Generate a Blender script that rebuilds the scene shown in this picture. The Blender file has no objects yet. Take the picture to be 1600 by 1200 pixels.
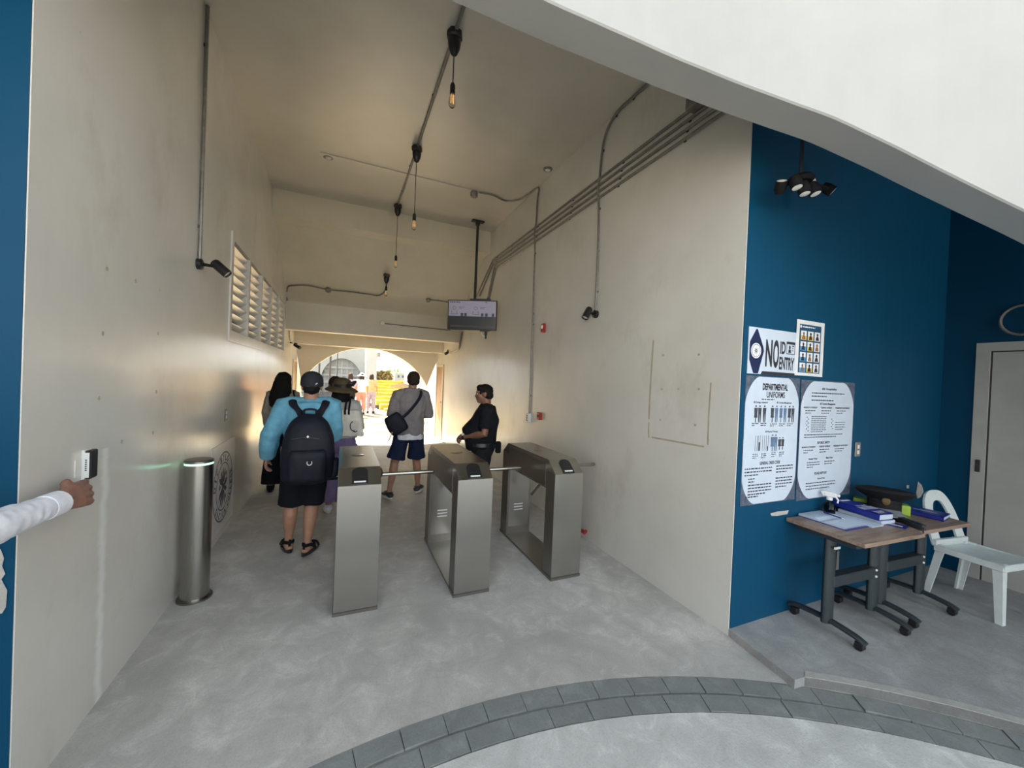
import bpy, bmesh, math, random
from mathutils import Vector as V, Matrix, noise
from math import sin, cos, pi, radians, sqrt, atan2
random.seed(7)
SC = bpy.context.scene
COL = SC.collection

# ---------------------------------------------------------------- camera, world, sun, exposure
F_PX, YAW, PITCH, ROLL, EYE = 605.0, 23.7, -0.5, 2.39, 1.65
_y, _p, _r = radians(YAW), radians(PITCH), radians(ROLL)
C_F = V((sin(_y)*cos(_p), cos(_y)*cos(_p), sin(_p)))
_rt = V((cos(_y), -sin(_y), 0)); _up = _rt.cross(C_F)
C_R = cos(_r)*_rt + sin(_r)*_up
C_U = -sin(_r)*_rt + cos(_r)*_up
C_O = V((0, 0, EYE))
cam_d = bpy.data.cameras.new('camera'); cam = bpy.data.objects.new('camera', cam_d); COL.objects.link(cam)
cam_d.sensor_fit = 'HORIZONTAL'; cam_d.sensor_width = 36; cam_d.lens = 36*F_PX/1600
cam_d.clip_start = 0.05; cam_d.clip_end = 300
cam.matrix_world = Matrix.Translation(C_O) @ Matrix((C_R, C_U, -C_F)).transposed().to_4x4()
SC.camera = cam
SC.view_settings.view_transform = 'Standard'; SC.view_settings.look = 'None'
SC.view_settings.gamma = 1; SC.view_settings.use_curve_mapping = False
SC.view_settings.exposure = 1.16
SC.cycles.max_bounces = 14; SC.cycles.diffuse_bounces = 9; SC.cycles.glossy_bounces = 5
SC.cycles.caustics_reflective = False; SC.cycles.caustics_refractive = False

W = bpy.data.worlds.new('hazy_sky'); SC.world = W; W.use_nodes = True
nt = W.node_tree; nt.nodes.clear()
wo = nt.nodes.new('ShaderNodeOutputWorld'); bg = nt.nodes.new('ShaderNodeBackground')
tc = nt.nodes.new('ShaderNodeTexCoord'); sx = nt.nodes.new('ShaderNodeSeparateXYZ'); rp = nt.nodes.new('ShaderNodeValToRGB')
nt.links.new(tc.outputs['Generated'], sx.inputs[0]); nt.links.new(sx.outputs['Z'], rp.inputs[0])
rp.color_ramp.elements[0].position = 0.0; rp.color_ramp.elements[0].color = (1.0, 1.0, 1.0, 1)
rp.color_ramp.elements[1].position = 0.9; rp.color_ramp.elements[1].color = (0.31, 0.37, 0.42, 1)
_e = rp.color_ramp.elements.new(0.3); _e.color = (0.72, 0.76, 0.78, 1)
nt.links.new(rp.outputs[0], bg.inputs[0]); bg.inputs[1].default_value = 1.75
nt.links.new(bg.outputs[0], wo.inputs[0])
sun_d = bpy.data.lights.new('sun', 'SUN'); sun = bpy.data.objects.new('sun', sun_d); COL.objects.link(sun)
sun_d.energy = 19.0; sun_d.angle = radians(0.6); sun_d.color = (1.0, 0.86, 0.62)
sun.location = (-6, 20, 25)
sun.rotation_euler = V((-0.28, 0.52, 0.80)).to_track_quat('Z', 'Y').to_euler()

# ---------------------------------------------------------------- helpers
def at(px, py, axis, val):
    "the point of a plane (axis = val) seen at a pixel of the 1600x1200 photograph"
    d = C_F + (px-800)/F_PX*C_R + (600-py)/F_PX*C_U
    return C_O + d*((val-C_O[axis])/d[axis])

def link(o, parent=None):
    COL.objects.link(o)
    if parent is not None: o.parent = parent
    return o

def empty(name, loc=(0, 0, 0), rz=0, label=None, cat=None, group=None, kind=None, parent=None):
    o = bpy.data.objects.new(name, None); o.empty_display_size = 0.05
    o.location = loc; o.rotation_euler = (0, 0, rz); link(o, parent)
    return tag(o, label, cat, group, kind)

def tag(o, label=None, cat=None, group=None, kind=None):
    if label: o['label'] = label
    if cat: o['category'] = cat
    if group: o['group'] = group
    if kind: o['kind'] = kind
    return o

def copy_tree(o, parent=None):
    c = o.copy(); COL.objects.link(c); c.parent = parent
    for ch in list(o.children): copy_tree(ch, c)
    return c

class MB:
    def __init__(s): s.bm = bmesh.new()
    def box(s, lo, hi, m=None, bev=0):
        bm = s.bm; n0 = len(bm.verts)
        vs = [bm.verts.new((x, y, z)) for x in (lo[0], hi[0]) for y in (lo[1], hi[1]) for z in (lo[2], hi[2])]
        fs = [bm.faces.new([vs[i] for i in f]) for f in ((0,1,3,2),(4,6,7,5),(0,4,5,1),(2,3,7,6),(0,2,6,4),(1,5,7,3))]
        if bev:
            es = list({e for f in fs for e in f.edges})
            r = bmesh.ops.bevel(bm, geom=es, offset=bev, segments=1, affect='EDGES', profile=0.5)
            vs = list({v for f in r['faces'] for v in f.verts} | {v for v in vs if v.is_valid})
        if m is not None: bmesh.ops.transform(bm, matrix=m, verts=[v for v in vs if v.is_valid])
        return s
    def cbox(s, c, size, m=None, bev=0):
        return s.box([c[i]-size[i]/2 for i in range(3)], [c[i]+size[i]/2 for i in range(3)], m, bev)
    def tube(s, pts, r, seg=8, flat=None, caps=True, round_=False, rads=None):
        bm = s.bm; pts = [V(p) for p in pts]; n = len(pts)
        rads = rads or [r]*n
        if round_:
            t0 = (pts[0]-pts[1]).normalized(); t1 = (pts[-1]-pts[-2]).normalized()
            P = [pts[0]+t0*rads[0]*a for a in (0.97, .75, .4)] + pts + [pts[-1]+t1*rads[-1]*a for a in (.4, .75, .97)]
            R = [rads[0]*b for b in (.25, .66, .92)] + list(rads) + [rads[-1]*b for b in (.92, .66, .25)]
            pts, rads, n = P, R, len(P)
        tn = []
        for i in range(n):
            a = pts[max(i-1, 0)]; b = pts[min(i+1, n-1)]; tn.append((b-a).normalized())
        ref = V((0, 0, 1)) if abs(tn[0].z) < .9 else V((0, 1, 0))
        if flat: ref = V(flat[0])
        u = ref - tn[0]*ref.dot(tn[0]); u.normalize(); rings = []
        for i in range(n):
            if flat:
                q = V(flat[0]) - tn[i]*V(flat[0]).dot(tn[i])
                if q.length > .05: u = q.normalized()
            else:
                u = (u - tn[i]*u.dot(tn[i])).normalized()
            w = tn[i].cross(u); k = flat[1] if flat else 1.0
            rings.append([bm.verts.new(pts[i] + u*rads[i]*k*cos(2*pi*j/seg) + w*rads[i]*sin(2*pi*j/seg)) for j in range(seg)])
        for a, b in zip(rings, rings[1:]):
            for j in range(seg): bm.faces.new((a[j], a[(j+1) % seg], b[(j+1) % seg], b[j]))
        if caps: bm.faces.new(rings[0][::-1]); bm.faces.new(rings[-1])
        return s
    def lathe(s, prof, seg=16, m=None, sc=(1, 1)):
        bm = s.bm; rings = []
        for r, z in prof:
            if r < 1e-6: rings.append([bm.verts.new((0, 0, z))])
            else: rings.append([bm.verts.new((r*sc[0]*cos(2*pi*j/seg), r*sc[1]*sin(2*pi*j/seg), z)) for j in range(seg)])
        for a, b in zip(rings, rings[1:]):
            for j in range(seg):
                k = (j+1) % seg
                if len(a) == 1 and len(b) == 1: continue
                if len(a) == 1: bm.faces.new((a[0], b[k], b[j]))
                elif len(b) == 1: bm.faces.new((a[j], a[k], b[0]))
                else: bm.faces.new((a[j], a[k], b[k], b[j]))
        if len(rings[0]) > 1: bm.faces.new(rings[0][::-1])
        if len(rings[-1]) > 1: bm.faces.new(rings[-1])
        if m is not None: bmesh.ops.transform(bm, matrix=m, verts=[v for r in rings for v in r])
        return s
    def prism(s, poly, lo, hi, m=None):
        bm = s.bm; n = len(poly)
        a = [bm.verts.new((p[0], p[1], lo)) for p in poly]; b = [bm.verts.new((p[0], p[1], hi)) for p in poly]
        bm.faces.new(a[::-1]); bm.faces.new(b)
        for i in range(n): bm.faces.new((a[i], a[(i+1) % n], b[(i+1) % n], b[i]))
        if m is not None: bmesh.ops.transform(bm, matrix=m, verts=a+b)
        return s
    def loft(s, rings):
        bm = s.bm; R = [[bm.verts.new(p) for p in r] for r in rings]; n = len(R[0])
        for a, b in zip(R, R[1:]):
            for j in range(n): bm.faces.new((a[j], a[(j+1) % n], b[(j+1) % n], b[j]))
        bm.faces.new(R[0][::-1]); bm.faces.new(R[-1]); return s
    def rows(s, rows, n=24, e=2.4):
        "stack of horizontal superellipses (z, cx, cy, half width, half depth)"
        rings = []
        if len(rows) > 3:
            P = [rows[0]] + list(rows) + [rows[-1]]; fine = []
            for i in range(1, len(P)-2):
                for k in range(3):
                    t = k/3; fine.append(tuple(.5*(2*q1+(q2-q0)*t+(2*q0-5*q1+4*q2-q3)*t*t+(3*q1-q0-3*q2+q3)*t**3) for q0, q1, q2, q3 in zip(*P[i-1:i+3])))
            rows = fine + [rows[-1]]
        for z, cx, cy, a, b in rows:
            r = []
            for j in range(n):
                t = 2*pi*j/n; c, q = cos(t), sin(t)
                r.append((cx + a*math.copysign(abs(c)**(2/e), c), cy + b*math.copysign(abs(q)**(2/e), q), z))
            rings.append(r)
        return s.loft(rings)
    def ell(s, c, r, m=None, sub=2):
        mm = Matrix.Translation(V(c)) @ (m or Matrix()) @ Matrix.Diagonal((r[0], r[1], r[2], 1))
        bmesh.ops.create_icosphere(s.bm, subdivisions=sub, radius=1, matrix=mm); return s
    def xf(s, m): bmesh.ops.transform(s.bm, matrix=m, verts=s.bm.verts[:]); return s
    def mesh(s, name, mat=None, smooth=False):
        bmesh.ops.recalc_face_normals(s.bm, faces=s.bm.faces[:])
        me = bpy.data.meshes.new(name); s.bm.to_mesh(me); s.bm.free()
        if mat: me.materials.append(mat)
        if smooth:
            me.polygons.foreach_set('use_smooth', [True]*len(me.polygons))
            if smooth != 'all':
                try: me.set_sharp_from_angle(angle=radians(35))
                except Exception: pass
        return me
    def build(s, name, mat, parent=None, smooth=False, label=None, cat=None, group=None, kind=None):
        o = bpy.data.objects.new(name, s.mesh(name, mat, smooth)); link(o, parent)
        return tag(o, label, cat, group, kind)
    def organic(s, name, mat, parent=None, voxel=.009, smooth=4, wr=None, label=None):
        "union of the overlapping closed pieces as one continuous skin"
        bmesh.ops.recalc_face_normals(s.bm, faces=s.bm.faces[:])
        me = bpy.data.meshes.new(name); s.bm.to_mesh(me); s.bm.free()
        t = bpy.data.objects.new('work', me)
        a = t.modifiers.new('a', 'REMESH'); a.mode = 'VOXEL'; a.voxel_size = voxel
        b = t.modifiers.new('b', 'SMOOTH'); b.iterations = smooth; b.factor = .5
        m2 = evaluated(t)
        m2.name = name; m2.materials.clear(); m2.materials.append(mat)
        if wr:
            amp, sc = wr
            nv = [x.vector.copy() for x in m2.vertex_normals]; cs = [v.co.copy() for v in m2.vertices]; out = []
            for co, nn in zip(cs, nv):
                p = co*sc; q = V((p.x, p.y, p.z*.55))
                k = abs(noise.noise(q + V((9, 3, 1)))) + .5*noise.noise(q*2.3)
                out.extend(co + nn*(amp*(k-.25)))
            m2.vertices.foreach_set('co', out)
        m2.polygons.foreach_set('use_smooth', [True]*len(m2.polygons))
        o = bpy.data.objects.new(name, m2); link(o, parent)
        if label: o['label'] = label
        return o

JUNK = []
WORK = bpy.data.scenes.new('work')
def evaluated(t):
    "mesh of an object after its modifiers, worked out in a scene of its own"
    WORK.collection.objects.link(t); vl = WORK.view_layers[0]; vl.update(); vl.depsgraph.update()
    m = bpy.data.meshes.new_from_object(t.evaluated_get(vl.depsgraph)); WORK.collection.objects.unlink(t); JUNK.extend((t, t.data)); return m

def rotm(rx=0, ry=0, rz=0):
    return Matrix.Rotation(rz, 4, 'Z') @ Matrix.Rotation(ry, 4, 'Y') @ Matrix.Rotation(rx, 4, 'X')
def frame(o, u, v, n=None):
    u = V(u).normalized(); v = V(v).normalized(); n = V(n) if n else u.cross(v)
    return Matrix.Translation(V(o)) @ Matrix((u, v, n)).transposed().to_4x4()
def smooth_path(pts, n=6):
    "Catmull-Rom through the points"
    P = [V(p) for p in pts]; P = [P[0]*2-P[1]] + P + [P[-1]*2-P[-2]]; out = []
    for i in range(1, len(P)-2):
        a, b, c, d = P[i-1:i+3]
        for k in range(n):
            t = k/n
            out.append(.5*((2*b)+(c-a)*t+(2*a-5*b+4*c-d)*t*t+(3*b-a-3*c+d)*t**3))
    out.append(P[-2]); return out

_tc = {}
def text_polys(s, bold):
    k = (s, bold)
    if k not in _tc:
        cu = bpy.data.curves.new('t', 'FONT'); cu.body = s; cu.resolution_u = 5; cu.offset = bold
        ob = bpy.data.objects.new('t', cu)
        me = evaluated(ob)
        vs = [v.co.copy() for v in me.vertices]; fs = [list(p.vertices) for p in me.polygons]
        JUNK.append(me)
        x0 = min(v.x for v in vs); x1 = max(v.x for v in vs); y0 = min(v.y for v in vs); y1 = max(v.y for v in vs)
        _tc[k] = ([((v.x-x0)/(x1-x0), (v.y-y0)/(y1-y0)) for v in vs], fs, (x1-x0)/(y1-y0))
    return _tc[k]
class Print(MB):
    "flat print lying on a plane; coordinates in metres from the plane's origin"
    def __init__(s, m): MB.__init__(s); s.m = m
    def poly(s, pts, d=0):
        s.bm.faces.new([s.bm.verts.new(s.m @ V((p[0], p[1], d))) for p in pts]); return s
    def rect(s, x0, y0, x1, y1, d=0): return s.poly([(x0, y0), (x1, y0), (x1, y1), (x0, y1)], d)
    def disc(s, x, y, rx, ry=None, d=0, n=20):
        ry = ry or rx
        return s.poly([(x+rx*cos(2*pi*i/n), y+ry*sin(2*pi*i/n)) for i in range(n)], d)
    def ring(s, x, y, r, w, d=0, n=32):
        for i in range(n):
            a, b = 2*pi*i/n, 2*pi*(i+1)/n
            s.poly([(x+r*cos(a), y+r*sin(a)), (x+r*cos(b), y+r*sin(b)), (x+(r-w)*cos(b), y+(r-w)*sin(b)), (x+(r-w)*cos(a), y+(r-w)*sin(a))], d)
        return s
    def text(s, t, x, y, w, h, bold=.0, d=0, f=None):
        vs, fs, _ = text_polys(t, bold)
        f = f or (lambda a, b: (x+a*w, y+b*h))
        vv = [s.bm.verts.new(s.m @ V((*f(a, b), d))) for a, b in vs]
        for q in fs:
            try: s.bm.faces.new([vv[i] for i in q])
            except ValueError: pass
        return s
    def lines(s, x, y, w, n, dy, h, d=0, fill=.95):
        for i in range(n):
            ww = w*(fill if i < n-1 else random.uniform(.4, .8)); cx = x
            while cx < x+ww:
                l = random.uniform(.012, .035)
                s.rect(cx, y-i*dy, min(cx+l, x+ww), y-i*dy+h, d); cx += l+.006
        return s

# ---------------------------------------------------------------- materials
class Nodes:
    def __init__(s, name):
        s.mat = bpy.data.materials.new(name); s.mat.use_nodes = True; s.t = s.mat.node_tree
        s.b = s.t.nodes['Principled BSDF']; s.tc = None
    def n(s, k, **kw):
        x = s.t.nodes.new('ShaderNode'+k)
        for a, b in kw.items(): setattr(x, a, b)
        return x
    def l(s, a, b): s.t.links.new(a, b)
    def pos(s, sc=(1, 1, 1), obj=False):
        if obj: o = s.n('TexCoord').outputs['Object']
        else: o = s.n('NewGeometry').outputs['Position']
        m = s.n('Mapping'); m.inputs['Scale'].default_value = sc; s.l(o, m.inputs['Vector']); return m.outputs[0]
    def noise(s, vec, scale, detail=4, rough=.55, dist=0):
        x = s.n('TexNoise'); s.l(vec, x.inputs['Vector']); x.inputs['Scale'].default_value = scale
        x.inputs['Detail'].default_value = detail; x.inputs['Roughness'].default_value = rough; x.inputs['Distortion'].default_value = dist
        return x.outputs['Fac']
    def ramp(s, fac, stops):
        r = s.n('ValToRGB'); s.l(fac, r.inputs[0]); e = r.color_ramp.elements
        while len(e) < len(stops): e.new(.5)
        for i, (p, c) in enumerate(stops):
            e[i].position = p; e[i].color = (c, c, c, 1) if isinstance(c, (int, float)) else (*c, 1)
        return r.outputs[0]
    def mix(s, fac, a, b, mode='MIX'):
        x = s.n('Mix', data_type='RGBA', blend_type=mode)
        if isinstance(fac, (int, float)): x.inputs[0].default_value = fac
        else: s.l(fac, x.inputs[0])
        for i, q in ((6, a), (7, b)):
            if isinstance(q, tuple): x.inputs[i].default_value = (*q[:3], 1)
            else: s.l(q, x.inputs[i])
        return x.outputs[2]
    def math(s, op, a, b=None):
        x = s.n('Math', operation=op)
        for i, q in enumerate((a, b)):
            if q is None: continue
            if isinstance(q, (int, float)): x.inputs[i].default_value = q
            else: s.l(q, x.inputs[i])
        return x.outputs[0]
    def col(s, c): s.l(c, s.b.inputs['Base Color']) if not isinstance(c, tuple) else setattr(s.b.inputs['Base Color'], 'default_value', (*c, 1))
    def rough(s, r): s.l(r, s.b.inputs['Roughness']) if not isinstance(r, (int, float)) else setattr(s.b.inputs['Roughness'], 'default_value', r)
    def bump(s, h, strength, dist=.01):
        x = s.n('Bump'); x.inputs['Strength'].default_value = strength; x.inputs['Distance'].default_value = dist
        s.l(h, x.inputs['Height']); s.l(x.outputs[0], s.b.inputs['Normal'])

def plain(name, c, rough=.5, metal=0, var=.12, scale=18, bump=0, emit=0, spec=None, coat=0):
    N = Nodes(name); f = N.noise(N.pos(), scale)
    N.col(N.mix(N.ramp(f, [(.3, 0), (.7, 1)]), tuple(x*(1-var) for x in c), tuple(min(x*(1+var), 1) for x in c)))
    N.rough(rough); N.b.inputs['Metallic'].default_value = metal
    if bump: N.bump(f, bump, .01)
    if spec is not None: N.b.inputs['Specular IOR Level'].default_value = spec
    if coat: N.b.inputs['Coat Weight'].default_value = coat
    if emit: N.b.inputs['Emission Color'].default_value = (*c, 1); N.b.inputs['Emission Strength'].default_value = emit
    return N.mat

def wall_paint(name, c, dirt=.48, gloss=.30, seam=False, bump=.15, st=(22, 22, .9), spec=.55):
    N = Nodes(name); p = N.pos()
    big = N.noise(p, .9, 5, .6); streak = N.noise(N.pos(st), 1.0, 2, .5); fine = N.noise(p, 60, 3)
    c2 = tuple(x*.86 for x in c); c3 = (c[0]*.62, c[1]*.56, c[2]*.46)
    k = N.mix(N.ramp(big, [(.35, 0), (.7, 1)]), c2, c)
    stain = N.math('MULTIPLY', N.ramp(N.noise(N.pos((1, 1, .6)), 1.7, 8, .72), [(.55, 0), (.78, 1)]), dirt)
    k = N.mix(stain, k, c3)
    k = N.mix(N.math('MULTIPLY', N.ramp(streak, [(.5, 0), (.8, 1)]), .03), k, c3)
    sp = N.ramp(N.noise(p, 30, 2), [(.76, 0), (.79, 1)])
    if dirt > .3: k = N.mix(N.math('MULTIPLY', sp, .25), k, (.25, .22, .18))
    if seam:
        g = N.n('NewGeometry'); s3 = N.n('SeparateXYZ'); N.l(g.outputs['Position'], s3.inputs[0])
        wob = N.math('MULTIPLY', N.noise(N.pos((1, 1, 3)), 2.0, 6, .7), .11)
        d = N.math('ABSOLUTE', N.math('SUBTRACT', N.math('ADD', s3.outputs['Y'], wob), 2.562))
        band = N.math('MULTIPLY', N.ramp(d, [(.008, 1), (.042, 0)]), N.ramp(s3.outputs['Z'], [(.0, 1), (.95, .9)]))
        low = N.math('LESS_THAN', s3.outputs['Z'], 1.24)
        k = N.mix(N.math('MULTIPLY', N.math('MULTIPLY', band, low), .8), k, (.84, .85, .82))
    N.col(k)
    N.rough(N.ramp(streak, [(.3, gloss-.01), (.7, gloss+.015)]))
    h = N.math('ADD', N.math('MULTIPLY', streak, .04), N.math('ADD', N.math('MULTIPLY', big, 1.3), N.math('MULTIPLY', fine, .006)))
    N.bump(h, bump, .02); N.b.inputs['Specular IOR Level'].default_value = spec
    return N.mat

def concrete(name, c, var=.3, swirl=True, rough=.62):
    N = Nodes(name); p = N.pos()
    a = N.noise(p, .8, 6, .62, .6); b = N.noise(p, 5.5, 9, .74, .7); f = N.noise(p, 90, 4, .7)
    k = N.mix(N.ramp(a, [(.32, 0), (.68, 1)]), tuple(x*(1-var) for x in c), tuple(x*(1+var*.55) for x in c))
    k = N.mix(N.math('MULTIPLY', N.ramp(b, [(.36, 1), (.58, 0)]), .6), k, tuple(x*.62 for x in c))
    k = N.mix(N.math('MULTIPLY', N.ramp(b, [(.54, 0), (.74, 1)]), .45), k, tuple(min(1, x*1.45) for x in c))
    k = N.mix(N.math('MULTIPLY', N.ramp(f, [(.36, 1), (.5, 0)]), .30), k, tuple(x*.5 for x in c))
    vo = N.n('TexVoronoi', feature='DISTANCE_TO_EDGE'); N.l(N.pos((.45, .33, 1)), vo.inputs['Vector']); vo.inputs['Scale'].default_value = 1.0
    # hairline cracks
    k = N.mix(N.math('MULTIPLY', N.ramp(vo.outputs['Distance'], [(.0015, 1), (.005, 0)]), .12), k, tuple(x*.4 for x in c))
    N.col(k); N.rough(N.ramp(b, [(.3, rough-.16), (.7, rough+.15)]))
    N.bump(N.math('ADD', N.math('MULTIPLY', b, .6), f), .35, .006)
    return N.mat

def steel(name, c=(.40, .385, .355), rough=.25):
    N = Nodes(name); k = N.noise(N.pos((1.2, 1.2, 5), obj=True), 1.2, 1)
    N.col(N.mix(N.ramp(k, [(.3, 0), (.7, 1)]), tuple(x*.95 for x in c), c)); N.b.inputs['Metallic'].default_value = 1
    N.rough(rough); return N.mat

def wood(name, c1, c2):
    N = Nodes(name); p = N.pos((2.2, 26, 26)); f = N.noise(p, 1.2, 6, .6, 1.2)
    N.col(N.mix(N.ramp(f, [(.3, 0), (.7, 1)]), c1, c2)); N.rough(.42); N.bump(f, .06, .002); return N.mat

BEIGE = (.69, .675, .63)
M = {}
M['wall'] = wall_paint('beige_gloss_paint', BEIGE, gloss=.24)
M['wall_l'] = wall_paint('beige_gloss_paint_left', BEIGE, gloss=.22, seam=True)
M['ceil'] = wall_paint('ceiling_paint', (.60, .565, .50), dirt=.2, gloss=.31, bump=.12, st=(1.3, .8, 1))
M['far'] = wall_paint('far_beam_paint', (.62, .58, .48), dirt=.25, gloss=.4)
M['white'] = wall_paint('white_facade_paint', (.375, .386, .383), dirt=.06, gloss=.6)
M['blue'] = wall_paint('teal_wall_paint', (.0002, .058, .128), dirt=.03, gloss=.5, spec=.22)
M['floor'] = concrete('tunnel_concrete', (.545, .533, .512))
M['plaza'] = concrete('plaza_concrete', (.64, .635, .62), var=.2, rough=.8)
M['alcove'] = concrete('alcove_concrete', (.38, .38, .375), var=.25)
M['kerb'] = concrete('kerb_concrete', (.46, .45, .42), var=.2, rough=.8)
M['mortar'] = concrete('joint_mortar', (.27, .27, .25), var=.4, rough=.9)
M['paver'] = concrete('slate_paver', (.245, .26, .258), var=.2, rough=.7)
M['slab'] = concrete('outdoor_slab', (.36, .29, .19), var=.16, rough=.8)
M['patch'] = concrete('bare_plaster', (.45, .44, .41), var=.2, rough=.9)
M['steel'] = steel('brushed_steel')
M['steel_d'] = steel('dark_brushed_steel', (.27, .26, .24), .32)
M['black'] = plain('black_plastic', (.012, .012, .014), .35)
M['blackm'] = plain('matte_black', (.009, .009, .011), .75, spec=.2)
M['conduit'] = plain('grey_conduit', (.23, .22, .20), .45, .4, .2)
M['clamp'] = plain('dark_clamp', (.06, .055, .05), .5, .6)
M['dgrey'] = plain('charcoal_metal', (.035, .045, .052), .45, .3)
M['paper'] = plain('white_paper', (.50, .58, .68), .55, var=.03, bump=.05, scale=9)
M['white_p'] = plain('white_plastic', (.70, .72, .72), .4, var=.03)
M['chairp'] = plain('pale_plastic', (.62, .68, .68), .4, var=.05)
M['ink'] = plain('black_ink', (.02, .02, .025), .6)
M['navy'] = plain('navy_print', (.006, .014, .06), .4)
M['slate'] = plain('slate_print', (.075, .095, .14), .5, var=.5, scale=30)
M['tablewood'] = wood('walnut_laminate', (.16, .105, .075), (.36, .265, .20))
M['red'] = plain('red_plastic', (.32, .02, .02), .4)
M['door'] = plain('grey_door_paint', (.42, .42, .39), .5, var=.1, scale=3)
M['brown'] = plain('brown_door', (.35, .22, .12), .5)
M['led'] = plain('green_led', (.35, 1.0, .60), .5, emit=1.2, var=.02)
M['lens'] = plain('pale_lens', (.75, .75, .70), .2)
M['lampglow'] = plain('warm_filament', (1.0, .55, .2), .4, emit=.5, var=.05)
M['yellow'] = plain('yellow_seating', (.55, .32, .03), .6, var=.2, scale=3)
M['skin'] = plain('skin', (.36, .19, .125), .5, var=.1)
M['skin_d'] = plain('brown_skin', (.20, .095, .06), .5, var=.12, scale=40)
M['skin_h'] = plain('arm_skin', (.23, .115, .085), .5, var=.12, scale=60)
M['hair'] = plain('black_hair', (.008, .007, .007), .7, bump=.3, scale=80, spec=.15)
M['hair_b'] = plain('dark_brown_hair', (.03, .021, .016), .7, bump=.3, scale=70, spec=.15)
M['tape'] = plain('old_tape', (.42, .36, .27), .6); M['ochre'] = plain('ochre_edge', (.42, .22, .03), .7)
M['eye'] = plain('eye_white', (.6, .58, .55), .2)
def glass(name, c=(.9, .9, .9)):
    N = Nodes(name); N.col(c); N.rough(.04); N.b.inputs['Transmission Weight'].default_value = 1.0; N.b.inputs['IOR'].default_value = 1.25; return N.mat
M['bulb'] = glass('bulb_glass', (1, .9, .75)); M['smoke'] = glass('smoked_bottle', (.12, .14, .17))
def cloth(name, c, var=.15, rough=.85):
    k = plain(name, c, rough, var=var, scale=14, bump=.12, spec=.2); M[name] = k; return k

# ---------------------------------------------------------------- the setting
XL, XR, YB, YLF, ZC, XD = -1.04, 2.43, 1.75, 1.96, 4.38, 5.28
CX, CY, RO, RI = .56, -1.66, 3.50, 3.262          # the paved ring
ST = 'structure'
def pol(r, a): return (CX + r*cos(a), CY + r*sin(a))

# floor: everything outside the ring, cut off at the arch
b = MB(); NS = 120
for r0, r1 in ((RO, 6), (6, 20)):
    R = [[b.bm.verts.new((*pol(r, 2*pi*i/NS), 0)) for i in range(NS)] for r in (r0, r1)]
    for i in range(NS): b.bm.faces.new((R[0][i], R[0][(i+1) % NS], R[1][(i+1) % NS], R[1][i]))
bmesh.ops.remove_doubles(b.bm, verts=b.bm.verts[:], dist=1e-4)
bmesh.ops.bisect_plane(b.bm, geom=b.bm.verts[:]+b.bm.edges[:]+b.bm.faces[:], plane_co=(0, 10.8, 0), plane_no=(0, 1, 0), clear_outer=True)
b.build('floor', M['floor'], kind=ST)
b = MB(); b.prism([pol(RI-.004, 2*pi*i/NS) for i in range(NS)], -.15, .0)
b.build('floor.001', M['plaza'], kind=ST, label='round plaza slab inside the paver ring')
b = MB(); R = [[b.bm.verts.new((*pol(r, 2*pi*i/NS), -.012)) for i in range(NS)] for r in (RI-.02, RO+.02)]
for i in range(NS): b.bm.faces.new((R[0][i], R[0][(i+1) % NS], R[1][(i+1) % NS], R[1][i]))
ring = b.build('trim_1', M['mortar'], kind=ST, label='ring of two courses of slate grey pavers')
for k, (r0, r1, off, n) in enumerate(((RI+.003, RI+.108, .3, 58), (RI+.126, RO-.004, .0, 62))):
    for i in range(n):
        a0 = radians(20) + (i+off)*(radians(360)/(n*1.72)); a1 = a0 + radians(360)/(n*1.72) - .0016/r0*2.2
        if a0 > radians(140): break
        h = random.uniform(-.003, .003); t = [random.uniform(-.002, .002) for _ in range(4)]; b = MB()
        for z in (0, 1):
            pass
        q = []
        for (r, s) in ((r0, 0), (r1, 1)):
            for j in range(4): q.append((*pol(r, a0+(a1-a0)*j/3), h+t[(j > 1)*2+s]))
        vt = [b.bm.verts.new(p) for p in q]; vb = [b.bm.verts.new((p[0], p[1], -.05)) for p in q]
        for j in range(3): b.bm.faces.new((vt[j], vt[j+1], vt[j+5], vt[j+4]))
        loop = [0, 1, 2, 3, 7, 6, 5, 4]
        for j in range(8):
            m, nn = loop[j], loop[(j+1) % 8]; b.bm.faces.new((vt[m], vb[m], vb[nn], vt[nn]))
        b.build('brick', M['paver'], ring)

# alcove floor: raised, with a curved kerb along the ring
arc = [pol(RO+.004, radians(57.5-i*1.5)) for i in range(30)]
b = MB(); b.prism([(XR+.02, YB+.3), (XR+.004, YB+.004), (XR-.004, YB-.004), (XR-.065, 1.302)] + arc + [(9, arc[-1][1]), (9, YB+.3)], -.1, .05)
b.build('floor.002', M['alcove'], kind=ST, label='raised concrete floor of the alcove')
b = MB(); arc2 = [pol(RO+.055, radians(57.0-i*1.5)) for i in range(30)]
b.prism(arc + arc2[::-1], .0, .0535)
b.build('trim_2', M['kerb'], kind=ST, label='curved kerb along the raised floor')

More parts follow.
